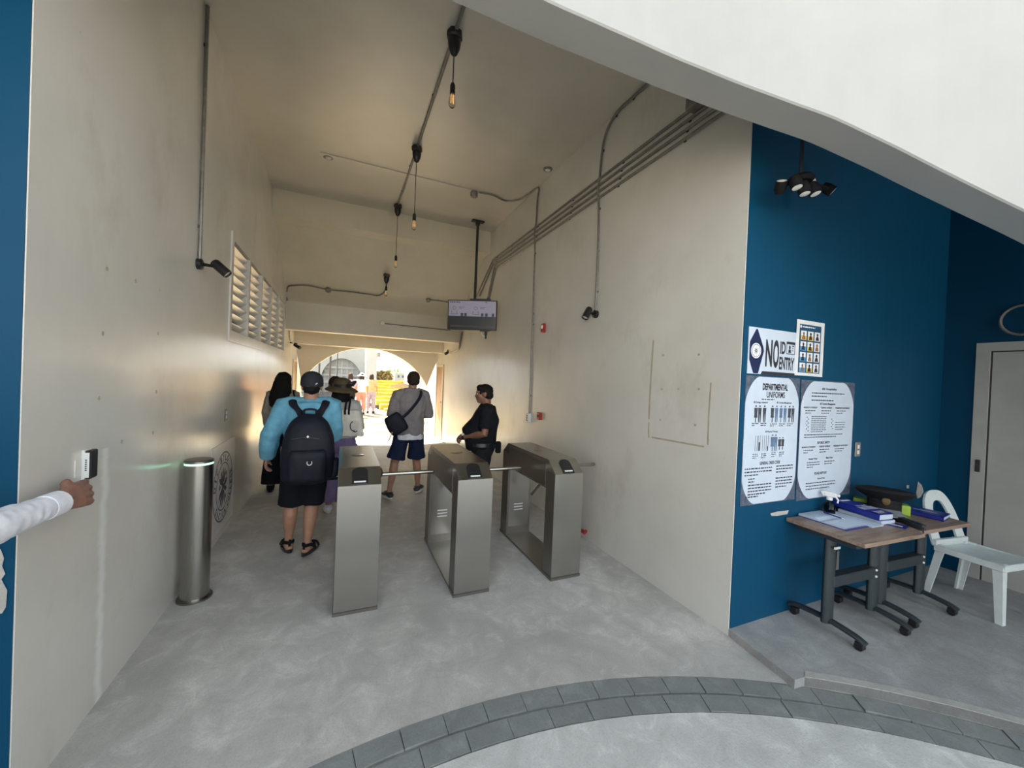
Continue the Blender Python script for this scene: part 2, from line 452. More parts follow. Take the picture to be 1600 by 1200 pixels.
# left wall with the louvre opening
LY0, LY1, LZ0, LZ1 = 4.62, 8.5, 1.94, 2.98
b = MB(); x0 = XL-.3
b.box((x0, YLF, -.1), (XL, 12.4, LZ0)); b.box((x0, YLF, LZ1), (XL, 12.4, 4.6))
b.box((x0, YLF, LZ0), (XL, LY0, LZ1)); b.box((x0, LY1, LZ0), (XL, 12.4, LZ1))
wall_left = b.build('wall_left', M['wall_l'], kind=ST)
b = MB(); b.box((x0-.05, LY0-.1, LZ0-.1), (x0+.02, LY1+.1, LZ1+.1)); b.build('backing', M['blackm'], wall_left)
win = MB(); fw = .055
for (ya, yb, za, zb) in ((LY0-.02, LY1+.02, LZ1-fw, LZ1+.02), (LY0-.02, LY1+.02, LZ0-.02, LZ0+fw+.04), (LY0-.02, LY0+fw, LZ0+fw+.04, LZ1-fw), (LY1-fw, LY1+.02, LZ0+fw+.04, LZ1-fw)):
    win.box((XL-.10, ya, za), (XL+.014, yb, zb))
window = win.build('window_1', M['wall'], kind=ST, label='long louvred vent opening high in the left wall')
bw = (LY1-LY0-2*fw)/5
for i in range(1, 5):
    b = MB(); y = LY0+fw+bw*i; b.box((XL-.09, y-.028, LZ0), (XL+.012, y+.028, LZ1)); b.build('mullion', M['wall'], window)
sm = None
for i in range(5):
    for j in range(9):
        y = LY0+fw+bw*(i+.5); z = LZ0+fw+.05+(LZ1-LZ0-2*fw-.05)*(j+.5)/9
        if sm is None:
            b = MB(); b.cbox((0, 0, 0), (.088, bw-.05, .012), rotm(0, radians(-40), 0)); sm = b.mesh('slat', M['wall'])
        o = bpy.data.objects.new('slat', sm); o.location = (XL-.045, y, z); link(o, window)
# left wall: filled screw holes and a switch are built below

b = MB(); b.box((XR, YB+.006, -.1), (XR+.3, 12.4, 4.6)); wall_right = b.build('wall_right', M['wall'], kind=ST)
for (p0, p1, w) in (((1021, 531), (1014, 655), .010), ((1111, 598), (1106, 695), .008), ((1018, 683), (1100, 698), .008), ((1014, 660), (1014, 684), .008)):
    a, c = at(*p0, 0, XR), at(*p1, 0, XR); b = MB()
    b.tube([(XR, a.y, a.z), (XR, (a.y+c.y)/2+.004, (a.z+c.z)/2), (XR, c.y, c.z)], w, 6, flat=((1, 0, 0), .15)); b.build('tape_strip', M['tape'], wall_right)
for (px, py, s) in ((1036, 555, .016), (1092, 554, .012), (1034, 608, .012), (1060, 608, .012), (1092, 608, .012), (1032, 656, .014), (1086, 664, .014)):
    a = at(px, py, 0, XR); b = MB(); b.cbox((XR, a.y, a.z), (.004, s*1.5, s*1.2)); b.build('tape_scrap', M['patch'], wall_right)

# blue walls
b = MB(); b.box((XR+.007, YB, -.1), (XD+.2, YB+.25, 4.6)); wall_blue = b.build('wall_back', M['blue'], kind=ST, label='teal wall of the alcove')
b = MB(); b.box((-5, YLF-.004, -.1), (XL-.004, YLF+.2, 7)); wall_bl = b.build('wall_front', M['blue'], kind=ST, label='teal wall left of the passage')
b = MB(); b.box((XD, -1.6, -.1), (XD+.2, YB+.2, 4.6)); wall_door = b.build('wall_side', M['blue'], kind=ST, label='dark teal side wall with the grey door')  # near stretch lengthened out of view to keep the alcove dark
b = MB(); b.box((-4.5, -1.6, -.1), (-4.3, YLF, 4.6)); b.build('wall_shade_left', M['blue'], kind=ST, label='unseen teal wall added left of the passage for shade')  # added out of view to darken the teal wall on the left
def patch(wall, pts, axis, val, n):
    b = MB(); q = []
    for p in pts: q.append(at(*p, axis, val) + V(n)*.002)
    b.bm.faces.new([b.bm.verts.new(p) for p in q]); b.build('plaster_patch', M['patch'], wall)
patch(wall_bl, [(-60, 850), (2, 858), (7, 872), (4, 884), (9, 896), (3, 905), (12, 922), (10, 948), (4, 958), (-60, 965)], 1, YLF-.006, (0, -1, 0))
patch(wall_blue, [(1434, 752), (1440, 758), (1443, 768), (1438, 777), (1433, 779), (1431, 770)], 1, YB-.002, (0, -1, 0))
patch(wall_blue, [(1203, 802), (1215, 799), (1232, 797), (1230, 803), (1214, 806), (1205, 806)], 1, YB-.002, (0, -1, 0))
patch(wall_blue, [(1416, 758), (1420, 758), (1420, 763), (1416, 763)], 1, YB-.002, (0, -1, 0))
patch(wall_blue, [(1416, 777), (1419, 777), (1419, 781), (1416, 781)], 1, YB-.002, (0, -1, 0))
patch(wall_blue, [(1308, 860), (1311, 860), (1310, 890), (1306, 908), (1305, 895)], 1, YB-.002, (0, -1, 0))

# ceiling and fascia
b = MB(); b.prism([(-5, 7.2), (-5, -1.0)] + [pol(3.48, radians(170-i*4)) for i in range(41)] + [(9, -1.0), (9, 7.2)], ZC, ZC+.3); ceil = b.build('ceiling', M['ceil'], kind=ST)
b = MB(); b.prism([(XR+.3, YB+.1)] + [pol(3.52, radians(52-i*4)) for i in range(12)] + [(XD+.1, -1.0), (XD+.1, YB+.1)], ZC-.02, ZC-.002); b.build('ceiling.004', M['blue'], kind=ST, label='unseen dark teal ceiling layer added to darken the alcove')  # unseen dark layer added under the ceiling to cut bounced light
ARCH = [(14, 0), (20, .62), (25, 1.17), (30, 1.60), (35, 1.94), (40, 2.23), (43.8, 2.44), (45.9, 2.535), (49.75, 2.70), (54.4, 2.89), (59.4, 3.06), (65, 3.18), (70.9, 3.285), (77, 3.37), (81.4, 3.41), (86, 3.43), (90, 3.44)]
def arch_z(a):
    a = a if a <= 90 else 180-a
    if a <= ARCH[0][0]: return -.1
    for (a0, z0), (a1, z1) in zip(ARCH, ARCH[1:]):
        if a <= a1: return z0+(z1-z0)*(a-a0)/(a1-a0)
    return ARCH[-1][1]
angs = [6, 8, 10, 12, 14]+[14+i for i in range(1, 153)]+[168, 170, 172]
zz = [arch_z(a) for a in angs]
for _ in range(2): zz = [zz[0]]+[(zz[i-1]+2*zz[i]+zz[i+1])/4 for i in range(1, len(zz)-1)]+[zz[-1]]
RF, RB = 3.30, 3.50; b = MB()
R = [[b.bm.verts.new((*pol(r, radians(a)), z if top is None else top)) for a, z in zip(angs, zz)] for r, top in ((RB, 12), (RB, None), (RF+.008, None), (RF, None), (RF, 12))]
for i in range(len(angs)): R[3][i].co.z += .008
for q in range(5):
    for i in range(len(angs)-1): b.bm.faces.new((R[q][i], R[q][i+1], R[(q+1) % 5][i+1], R[(q+1) % 5][i]))
b.build('wall_fascia', M['white'], kind=ST, label='white curved fascia above the passage mouth')
b = MB(); b.box((-5, 2.2, ZC+.3), (9, 7.4, 12)); b.build('ceiling.001', M['far'], kind=ST, label='unseen storey added above the passage to shade the foreground')  # added block out of view, tall enough to keep sun off the foreground

b = MB(); b.box((-.34, 5.41, ZC-.012), (1.62, 5.52, ZC+.01)); b.build('trim_5', M['ceil'], kind=ST, label='shallow plaster band across the ceiling')
# far end of the passage
b = MB(); b.box((XL, 6.80, 3.99), (XR, 7.12, ZC)); b.build('trim_3', M['far'], kind=ST, label='ceiling beam across the passage')
mx = Matrix(((0, 0, 1, 0), (1, 0, 0, 0), (0, 1, 0, 0), (0, 0, 0, 1)))    # (Y, Z) profile swept along X
b = MB(); b.prism([(7.12, 4.02), (8.62, 3.06), (8.66, 3.02), (8.66, 2.47), (8.90, 2.47), (8.90, 3.3), (7.12, 4.7)], XL, XR, mx)
b.build('ceiling.002', M['far'], kind=ST, label='sloping soffit and lintel over the far half')
b = MB(); b.box((XL-.3, 8.8, 2.93), (XR+.3, 11.2, 4.6)); b.build('ceiling.003', M['far'], kind=ST, label='low ceiling before the arch')
b = MB(); b.box((XL, 10.15, 2.30), (XR, 10.4, 2.94)); b.build('trim_4', M['far'], kind=ST, label='second lintel before the arch')
ac, ar = (.62, .62), 1.72; a0 = math.asin((1.39-ac[1])/ar)
arcp = [(ac[0]-ar*cos(a0+(pi-2*a0)*i/40), ac[1]+ar*sin(a0+(pi-2*a0)*i/40)) for i in range(41)]
my = Matrix(((1, 0, 0, 0), (0, 0, 1, 0), (0, 1, 0, 0), (0, 0, 0, 1)))    # (X, Z) profile swept along Y
b = MB(); b.prism(arcp + [(XR, 2.15), (XR, 2.95), (XL, 2.95), (XL, 2.15)], 10.8, 11.02, my)
b.build('wall_arch', M['far'], kind=ST, label='wall with the round arch at the far end')
def side_door(name, x, y0, y1, zt, s, label):
    f = MB()
    for (a, c, z0, z1) in ((y0-.05, y0, 0, zt+.05), (y1, y1+.05, 0, zt+.05), (y0, y1, zt, zt+.05)):
        f.box((min(x, x+s*.03), a, z0), (max(x, x+s*.03), c, z1))
    o = f.build(name, M['far'], kind=ST, label=label)
    d = MB(); d.box((min(x, x+s*.012), y0, 0.01), (max(x, x+s*.012), y1, zt)); d = d.build('door_leaf', M['brown'], o)
    h = MB(); h.lathe([(.0, 0), (.025, 0), (.025, .03), (0, .04)], 10, Matrix.Translation((x+s*.012, y0+.09, 1.0)) @ rotm(0, s*pi/2, 0)); h.build('knob', M['steel'], d)
side_door('door_2', XR, 10.02, 10.70, 1.94, -1, 'brown door in the right wall by the arch')
side_door('door_3', XL, 10.05, 10.72, 1.88, 1, 'brown door in the left wall by the arch')

# grey door in the alcove's side wall
b = MB(); dz = 2.165; dy = 1.535
for (ya, yb, z0, z1, d) in ((dy-.085, dy, .05, dz, .02), (dy-1.25, dy-1.165, .05, dz, .02), (dy-1.165, dy-.085, dz-.075, dz, .02)):
    b.box((XD-d, ya, z0), (XD, yb, z1))
door = b.build('door_1', M['door'], kind=ST, label='plain grey door and frame in the alcove')
b = MB(); b.box((XD-.005, dy-1.17, .05), (XD+.002, dy-.08, dz-.07)); b.build('door_leaf', M['door'], door)
b = MB(); b.box((XD-.0065, dy-.097, .05), (XD-.004, dy-.086, dz-.075)); b.box((XD-.0065, dy-1.165, dz-.087), (XD-.004, dy-.097, dz-.076)); b.build('door_gap', M['clamp'], door)
b = MB(); b.cbox((XD-.024, dy-.045, 1.06), (.012, .03, .11), bev=.003); b.build('strike_plate', M['clamp'], door)

# outdoors
b = MB(); b.box((-30, 10.8, -.3), (34, 70, -.035)); ground = b.build('floor.003', M['mortar'], kind=ST, label='sunlit paved ground beyond the arch')
y = 10.81
while y < 18.6:
    d = random.uniform(.9, 1.15); b = MB(); t = random.uniform(-.006, .006)
    b.box((-4 + random.uniform(-.3, .3), y, -.1), (6.5, y+d-.09, t)); b.build('paving_slab', M['slab'], ground); y += d
b = MB(); b.box((XR, 12.4, -.1), (XR+.35, 17.0, 3.4)); b.build('wall_outside_right', M['white'], kind=ST, label='white outer wall on the right beyond the arch')
st = empty('seating_steps', (4.2, 18.7, 0), label='bank of yellow stepped seating in the sun beyond the arch', cat='steps')
for i in range(9):
    b = MB(); b.box((-2.35-i*.14, i*.72, -.05 if i == 0 else (i-1)*.16), (4, i*.72+.70, i*.155+.10), bev=.012); b.build('step', M['yellow'], st)
    b = MB(); b.box((-2.3-i*.14, i*.72+.02, i*.155+.10), (4, i*.72+.05, i*.155+.108)); b.build('step_edge', M['ochre'], st)

def bldg(name, px0, px1, pyt, Y, d, label, mat='white'):
    a, c = at(px0, pyt, 1, Y), at(px1, pyt, 1, Y); o = empty(name, ((a.x+c.x)/2, Y, 0), label=label, cat='building'); w = (c.x-a.x)/2
    return o, w, a.z
# building with the big arched window
o, w, h = bldg('arched_building', 470, 576, 515, 36, 8, 'white building with a wide arched window far beyond the arch')
_l, _r, _t = at(501, 590, 1, 36), at(565, 590, 1, 36), at(534, 560, 1, 36); acx, acz, arw, arh = (_l.x+_r.x)/2-o.location.x, 1.0, (_r.x-_l.x)/2, _t.z-1.0
prof = [(acx-arw*cos(pi*i/24), acz+arh*sin(pi*i/24)) for i in range(25)]
b = MB(); b.prism([(-w-6, 0), (acx-arw, 0)] + prof + [(acx+arw, 0), (w, 0), (w, 9), (-w-6, 9)], 0, .6, my); b.build('wall', M['white'], o)
b = MB(); b.box((-w-6, 2.2, 0), (w, 3, 9)); b.build('back_wall', M['slab'], o)
for i in range(-3, 4):
    x = acx+arw*i/3.7; zt = acz+arh*sqrt(max(0, 1-((x-acx)/arw)**2)); b = MB(); b.box((x-.05, .5, 0), (x+.05, .62, zt)); b.build('mullion', M['white'], o)
for z in (.9, 1.5, 2.15):
    hw = arw*sqrt(max(0, 1-max(0, (z-acz)/arh)**2)); b = MB(); b.box((acx-hw, .48, z-.09), (acx+hw, .6, z+.09)); b.build('transom', M['white'], o)
b = MB(); b.prism([(acx-arw, 0)] + prof + [(acx+arw, 0)], .75, .8, my); b.build('pane', plain('grey_glazing', (.34, .38, .42), .2), o)
# tall pale tower and low white buildings
o, w, h = bldg('tower', 574, 591, 520, 30, 3, 'tall plain white tower left of the trees beyond the arch')
b = MB(); b.box((-w, 0, 0), (w, 2.5, 9)); b.build('wall', M['white'], o)
b = MB(); b.box((w, .3, 3.0), (w+.25, .8, 3.3)); b.build('lamp_bracket', M['conduit'], o)
o, w, h = bldg('low_building', 617, 640, 583, 38, 4, 'low white building right of the trees beyond the arch')
b = MB(); b.box((-w, 0, 0), (w, 4, h)); b.build('wall', M['white'], o)
for i in range(4):
    b = MB(); b.box((-w+.25+i*.4, -.02, h-.42), (-w+.45+i*.4, .0, h-.18)); b.build('window', M['slate'], o)
o, w, h = bldg('colonnade_building', 652, 700, 540, 31, 4, 'white building with narrow columns behind the right side of the arch')
b = MB(); b.box((-w+.25, .5, 0), (w+2, 4, 7)); b.build('wall', M['white'], o)
b = MB(); b.box((-w, -.1, 2.6), (w+2, .5, 3.0)); b.build('ledge', M['white'], o)
for i in range(6):
    b = MB(); b.box((-w+.1+i*.38, 0, 0), (-w+.24+i*.38, .3, 2.6)); b.build('column', M['white'], o)
# light poles and trees
for i, (px, pt, Y, s) in enumerate(((498, 552, 25, 'nearest the left wall'), (515, 535, 22, 'behind the hat woman'), (526, 545, 28, 'thin one right of the others'))):
    a = at(px, 600, 1, Y); o = empty('flag_pole', (a.x, Y, 0), label='dark slender pole beyond the arch, ' + s, cat='pole', group='poles beyond the arch')
    b = MB(); b.tube([(0, 0, 0), (0, 0, 5.2)], .05 if i < 2 else .03, 8); b.build('pole', M['clamp'], o)
    b = MB(); b.lathe([(.12, 0), (.12, .06), (.06, .1)], 12); b.build('base', M['clamp'], o)
leafm = {}
for k, c in (('g', (.16, .26, .05)), ('o', (.30, .22, .07))): leafm[k] = plain('leaf_'+k, c, .6, var=.4, scale=6)
for px, Y, r, k, lab in ((613, 44, 1.5, 'g', 'bright green bushy tree beyond the yellow seating'), (598, 33, .85, 'o', 'brownish green small tree beside the white tower')):
    a = at(px, 588, 1, Y); o = empty('tree', (a.x, Y, 0), label=lab, cat='tree')
    b = MB(); b.tube([(0, 0, 0), (.05, 0, 1.2)], .1, 8); b.build('trunk', M['brown'], o)
    b = MB()
    for i in range(500):
        d = V((random.gauss(0, 1), random.gauss(0, 1), random.gauss(0, 1))).normalized()*r*random.uniform(.55, 1.0)
        d.z *= .75; c = d + V((0, 0, 1.4)); s = random.uniform(.10, .2)
        u = V((random.uniform(-1, 1), random.uniform(-1, 1), random.uniform(-1, 1))).normalized(); v = u.orthogonal().normalized()
        b.bm.faces.new([b.bm.verts.new(c+u*s), b.bm.verts.new(c+v*s*.6), b.bm.verts.new(c-u*s), b.bm.verts.new(c-v*s*.6)])
    b.build('foliage', leafm[k], o, kind='stuff')

# ---------------------------------------------------------------- conduits, lamps and fittings
SLAB_P, SLAB_N = V((0, 7.12, 4.02)), V((0, -(4.02-3.06), -(8.62-7.12))).normalized()
def on_slab(px, py, off=.012):
    d = C_F + (px-800)/F_PX*C_R + (600-py)/F_PX*C_U
    return C_O + d*((SLAB_P-C_O).dot(SLAB_N)/d.dot(SLAB_N)) + SLAB_N*off
def onR(px, py, off=.014): p = at(px, py, 0, XR); p.x = XR-off; return p
def onL(px, py, off=.014): p = at(px, py, 0, XL); p.x = XL+off; return p
def conduit(pts, r, label, clamps, nrm, group=None, name='conduit', n=5):
    path = smooth_path(pts, n) if len(pts) > 2 else [V(p) for p in pts]
    b = MB(); b.tube(path, r, 8); o = b.build(name, M['conduit'], smooth=True); tag(o, label, 'conduit', group)
    for c in clamps:
        b = MB(); q = V(c); q -= V(nrm)*.008; i = min(range(len(path)), key=lambda k: (path[k]-q).length)
        t = (path[min(i+1, len(path)-1)]-path[max(i-1, 0)]).normalized(); w = t.cross(V(nrm)).normalized()
        m = frame(q, w, t, V(nrm)); b.cbox((0, 0, .004), (r*5.5, .022, .006), m); b.tube([m @ V((0, -.011, .006)), m @ V((0, .011, .006))], r*1.35, 8)
        b.build('clamp', M['clamp'], o)
    return o
def spotlight(base, arm, aim, label, ln=.13, r=.036):
    o = empty('wall_spotlight', base, label=label, cat='spotlight', group='wall spotlights')
    a = V(arm); n = V((1 if a.x > 0 else -1, 0, 0)); d = V(aim).normalized()
    b = MB(); b.lathe([(0, 0), (.042, 0), (.042, .03), (.03, .036), (0, .036)], 16, frame((0, 0, 0), V((0, 1, 0)), n.cross(V((0, 1, 0))), n)); b.build('base', M['black'], o, True)
    b = MB(); b.tube([n*.03, a], .012, 8); b.build('arm', M['blackm'], o, True)
    m = Matrix.Translation(a) @ d.to_track_quat('Z', 'Y').to_matrix().to_4x4()
    b = MB(); b.lathe([(0, -ln*.4), (r*.8, -ln*.4), (r, -ln*.3), (r, ln*.6), (r*.86, ln*.6), (r*.8, ln*.5), (0, ln*.5)], 18, m); b.build('head', M['black'], o, True)
    b = MB(); b.lathe([(0, ln*.505), (r*.78, ln*.505), (0, ln*.53)], 16, m); b.build('lens', M['lens'], o, True)
    return o
p = onL(308, 412, 0)
conduit([(XL+.014, 3.67, ZC), (XL+.014, 3.675, 3.4), (XL+.014, p.y, p.z+.04)], .013, 'dark conduit running straight down the left wall to a spotlight', [(XL, 3.672, 4.08), (XL, 3.68, 2.72)], (1, 0, 0), name='conduit')
spotlight(p, (.14, 0, -.005), (.62, -.05, -.55), 'black spotlight on an arm from the left wall beside the louvres')
q = onR(932, 491, 0)
conduit([(XR-.014, 1.45, 4.36), (XR-.014, 2.79, 4.36), (XR-.014, 3.2, 4.355), (XR-.014, 3.38, 4.2), (XR-.014, 3.43, 3.82), (XR-.03, 3.425, 3.7), (XR-.014, 3.42, 3.5), (XR-.014, 3.40, 3.0), (XR-.014, q.y, q.z+.04)], .012,
        'grey conduit bending down the right wall to a spotlight', [(XR, 2.95, 4.36), (XR, 3.2, 4.35), (XR, 3.4, 4.1), (XR, 3.42, 3.5), (XR, 3.41, 3.05), (XR, 3.4, 2.62)], (-1, 0, 0))
spotlight(q, (-.11, 0, .01), (-.45, -.1, -.75), 'black spotlight on the right wall right of the red alarm')

# centre line and pendants
conduit([(.72, 1.4, ZC-.014), (.72, 5.5, ZC-.014), (.725, 5.8, ZC-.014), (.715, 6.1, ZC-.014), (.72, 6.46, ZC-.014)], .015, 'long grey conduit along the middle of the ceiling', [(.72, 3.8, ZC), (.72, 5.2, ZC), (.722, 5.95, ZC)], (0, 0, -1))
def pendant(pos, zs, label, n=None):
    o = empty('pendant_bulb', pos, label=label, cat='lamp', group='bare pendant bulbs')
    b = MB(); b.lathe([(0, 0), (.058, 0), (.062, -.012), (.062, -.045), (.05, -.055), (0, -.055)], 8); b.build('ceiling_box', M['clamp'], o)
    b = MB(); b.lathe([(0, -.05), (.045, -.052), (.052, -.08), (.044, -.13), (.024, -.175), (.008, -.185), (0, -.185)], 14); b.build('ceiling_rose', M['black'], o, True)
    z = zs-pos[2]
    b = MB(); b.tube([(0, 0, -.18), (0, 0, z+.02)], .0045, 6); b.build('cord', M['black'], o)
    b = MB(); b.lathe([(0, z+.03), (.012, z+.03), (.021, z+.01), (.021, z-.055), (.0, z-.055)], 14); b.build('socket', M['black'], o, True)
    b = MB(); b.lathe([(0, z-.05), (.013, z-.05), (.016, z-.07), (.028, z-.105), (.031, z-.125), (.024, z-.15), (.010, z-.165), (0, z-.168)], 16); g = b.build('bulb', M['bulb'], o, 'all')
    b = MB(); b.tube([(-.006, 0, z-.06), (-.009, 0, z-.13), (0, .006, z-.09), (.009, 0, z-.13), (.006, 0, z-.06)], .0016, 5); b.build('filament', M['lampglow'], g)
pendant((.72, 3.05, ZC), 3.95, 'nearest bare bulb hanging on a short cord from the ceiling')
pendant((.72, 4.74, ZC), 3.56, 'second bare bulb on the longest cord from the mid ceiling')
pendant((.72, 6.46, ZC), 3.54, 'third bare bulb hanging in front of the ceiling beam')
s = on_slab(604, 428, .0); pendant((s.x, s.y-.03, s.z-.01), s.z-.27, 'farthest bare bulb hanging from the sloping soffit')

# four conduits along the right wall
zr = [onR(973, y).z for y in (254, 264.5, 275, 285.5)]
e1, e2 = onR(744, 466), onR(763, 468)
for i, z in enumerate(zr):
    yc = 6.55-.06*i
    tail = [(XR-.014, yc, z), (XR-.014, yc+.16, z-.07), (XR-.014, e1.y-.25*(i == 1), e1.z)] if i < 2 else [(XR-.014, yc, z), (XR-.014, yc+.12, z-.1), (XR-.014, e2.y-.06*(i-2), e2.z)]
    b0 = [(XR-.014, 1.45, z), (XR-.014, 4.0, z), (XR-.014, 6.0, z)]
    conduit(b0+tail, .0135, ('topmost of four parallel conduits along the right wall', 'second from the top of four conduits along the right wall', 'third from the top of four conduits along the right wall', 'lowest of four parallel conduits along the right wall')[i],
            [(XR, y+.02*i, z) for y in (2.25, 3.06, 3.95, 4.85, 5.75, 6.4)], (-1, 0, 0), 'parallel conduits on the right wall')
b = MB(); b.box((XR-.10, 2.02, zr[0]-.05), (XR, 2.24, zr[0]+.11), bev=.01); b.build('junction_box', M['conduit'], label='grey junction box at the near end of the parallel conduits', cat='box')
# wavy run to the outlet
c = [at(x, y, 2, ZC-.014) for x, y in ((748, 301), (770, 305), (790, 314), (812, 312), (828, 302))]
conduit(c + [V((XR-.014, 4.87, ZC-.02)), V((XR-.014, 4.89, 4.2)), V((XR-.014, 4.90, 3.9)), V((XR-.03, 4.9, 3.72)), V((XR-.014, 4.9, 3.45)), V((XR-.014, 4.88, 2.5)), V((XR-.014, 4.86, 1.17))], .011,
        'thin wavy conduit from the ceiling box down to the white outlet', [(XR, 4.9, 3.45), (XR, 4.885, 2.6), (XR, 4.88, 2.45), (XR, 4.865, 1.45)], (-1, 0, 0))
p = at(741, 300, 2, ZC); b = MB(); b.lathe([(0, 0), (.055, 0), (.055, -.06), (.045, -.075), (0, -.075)], 8, Matrix.Translation(p)); b.build('ceiling_box', M['conduit'], label='small grey octagon box on the ceiling at the wavy conduit', cat='box')
p = onR(828, 653, 0); o = empty('power_outlet', p, label='white surface outlet box at the foot of the wavy conduit', cat='outlet')
b = MB(); b.cbox((-.025, 0, 0), (.05, .085, .125), bev=.006); b.build('body', M['white_p'], o)
for z in (-.03, 0, .03):
    b = MB(); b.cbox((-.0505, 0, z), (.002, .04, .016)); b.build('socket', M['ink'], o)
p = onR(851, 513, 0); o = empty('fire_alarm', p, label='red wall alarm sounder high on the right wall', cat='alarm')
b = MB(); b.cbox((-.02, 0, 0), (.04, .085, .12), bev=.01); b.build('body', M['red'], o)
b = MB(); b.lathe([(0, 0), (.028, 0), (.022, .016), (0, .02)], 14, Matrix.Translation((-.04, 0, .015)) @ rotm(0, -pi/2, 0)); b.build('strobe', M['lens'], o)
p = onR(845, 650, 0); o = empty('call_point', p, label='small red fire call point beside the white outlet', cat='alarm')
b = MB(); b.cbox((-.022, 0, 0), (.044, .085, .095), bev=.008); b.build('body', M['red'], o)
b = MB(); b.cbox((-.045, 0, 0), (.003, .05, .035)); b.build('press_plate', M['ink'], o)
p = onR(916, 833, 0); o = empty('pipe_stub', (XR, p.y, p.z), label='small red pipe stub low on the right wall behind the third turnstile', cat='pipe')
b = MB(); b.tube([(0, 0, .02), (-.05, 0, .02)], .016, 10); b.build('pipe', M['red'], o); b = MB(); b.tube([(-.04, -.03, .02), (-.04, .035, .02)], .02, 10); b.build('valve', M['red'], o)
# runs on the sloping soffit
lw = [onL(451, 514), onL(449, 490), onL(447, 462)]
conduit(lw + [on_slab(450, 448, .014), on_slab(458, 445.5), on_slab(482, 445.5), on_slab(513, 452), on_slab(545, 455), on_slab(575, 459), on_slab(592, 461), on_slab(602, 453), on_slab(604, 436)], .015,
        'conduit across the far soffit to the farthest bulb', [on_slab(482, 446, 0), on_slab(560, 457, 0)], SLAB_N)
def dbox(name, p, n, r, label, mat='conduit'):
    b = MB(); b.lathe([(0, 0), (r, 0), (r, .04), (r*.8, .05), (0, .05)], 12, Matrix.Translation(p) @ V(n).to_track_quat('Z', 'Y').to_matrix().to_4x4()); return b.build(name, M[mat], label=label, cat='box')
dbox('junction_box', on_slab(513, 452, 0), SLAB_N, .055, 'round junction box midway on the far soffit conduit')
dbox('junction_box', on_slab(669, 468, 0), SLAB_N, .05, 'round junction box left of the hanging screen')
conduit([on_slab(672, 468), on_slab(690, 470), on_slab(712, 474)], .012, 'short conduit between round box and hanging screen', [on_slab(684, 469.4, 0)], SLAB_N)
p = at(597, 505, 1, 8.66); dbox('junction_box', p, (0, -1, 0), .05, 'pale round box on the far lintel', 'wall')
conduit([at(601, 505.5, 1, 8.648), at(650, 510.5, 1, 8.648), at(704, 516, 1, 8.648)], .011, 'thin conduit along the far lintel under the screen', [at(630, 508.7, 1, 8.66), at(698, 515.6, 1, 8.66)], (0, -1, 0))
conduit([onR(724, 519, .03), onR(721, 535, .03), onR(718, 546, .03), onR(708, 551, .05)], .022, 'bent grey pipe under the hanging screen to the camera', [], (-1, 0, 0))
def cctv(p, aim, label, up):
    o = empty('cctv_camera', p, label=label, cat='camera'); m = V(aim).to_track_quat('Z', 'Y').to_matrix().to_4x4()
    b = MB(); b.lathe([(0, -.07), (.03, -.07), (.034, .06), (.038, .08), (.028, .08), (0, .07)], 12, m); b.build('body', M['blackm'], o, True)
    b = MB(); b.tube([(0, 0, 0), (0, .02, .06), up], .012, 6); b.build('bracket', M['blackm'], o)
    b = MB(); b.lathe([(0, .072), (.022, .074), (0, .08)], 10, m); b.build('lens', M['black'], o)
p = at(699, 551, 1, 9.6); cctv(p, (-.6, -.5, -.35), 'small dark camera under the right end of the far lintel', (.25, .02, .10))
p = at(464, 541, 1, 9.4); cctv(p, (.7, -.4, -.4), 'small dark camera under the left end of the far lintel', (-.30, .02, .08))
conduit([(XL+.03, 9.0, 2.46), (XL+.03, 9.2, 2.30), (XL+.08, 9.36, p.z+.06)], .014, 'short dark pipe carrying the left camera', [], (1, 0, 0))
for (x, y, t) in ((513, 245, 'left'), (856, 264, 'right')):
    p = at(x, y, 2, ZC); o = empty('ceiling_sensor', p, label='small round ceiling sensor near the ' + t + ' wall', cat='sensor')
    b = MB(); b.lathe([(0, 0), (.06, 0), (.058, -.012), (.045, -.018), (0, -.018)], 18); b.build('rim', M['conduit'], o, True)
    b = MB(); b.lathe([(0, -.018), (.036, -.018), (.02, -.028), (0, -.03)], 14); b.build('dome', M['lens'], o, True)
# small things on the left wall and alcove
def switch(p, n, label, rows=2):
    o = empty('wall_switch', p, label=label, cat='switch'); u = V((0, 1, 0)) if abs(n[0]) else V((1, 0, 0)); m = frame((0, 0, 0), u, V((0, 0, 1)), V(n))
    b = MB(); b.cbox((0, 0, .004), (.074, .118, .008), m, bev=.003); b.build('plate', M['conduit'], o)
    for k in range(rows):
        b = MB(); b.cbox((0, .022-.044*k, .009), (.022, .03, .006), m); b.build('rocker', M['white_p'], o)
switch(onL(352, 648, 0), (1, 0, 0), 'grey switch plate on the left wall below the louvres')
switch(at(1339, 702, 1, YB), (0, -1, 0), 'grey switch plate on the teal wall right of the posters')
for (x, y) in ((167, 420), (212, 439), (249, 453), (160, 521), (247, 521), (154, 622), (244, 612), (239, 676), (190, 690)):
    p = onL(x, y, 0); b = MB(); b.tube([(XL-.003, p.y, p.z), (XL+.002, p.y, p.z)], .011, 8); b.build('screw_hole', M['tape'], wall_left)
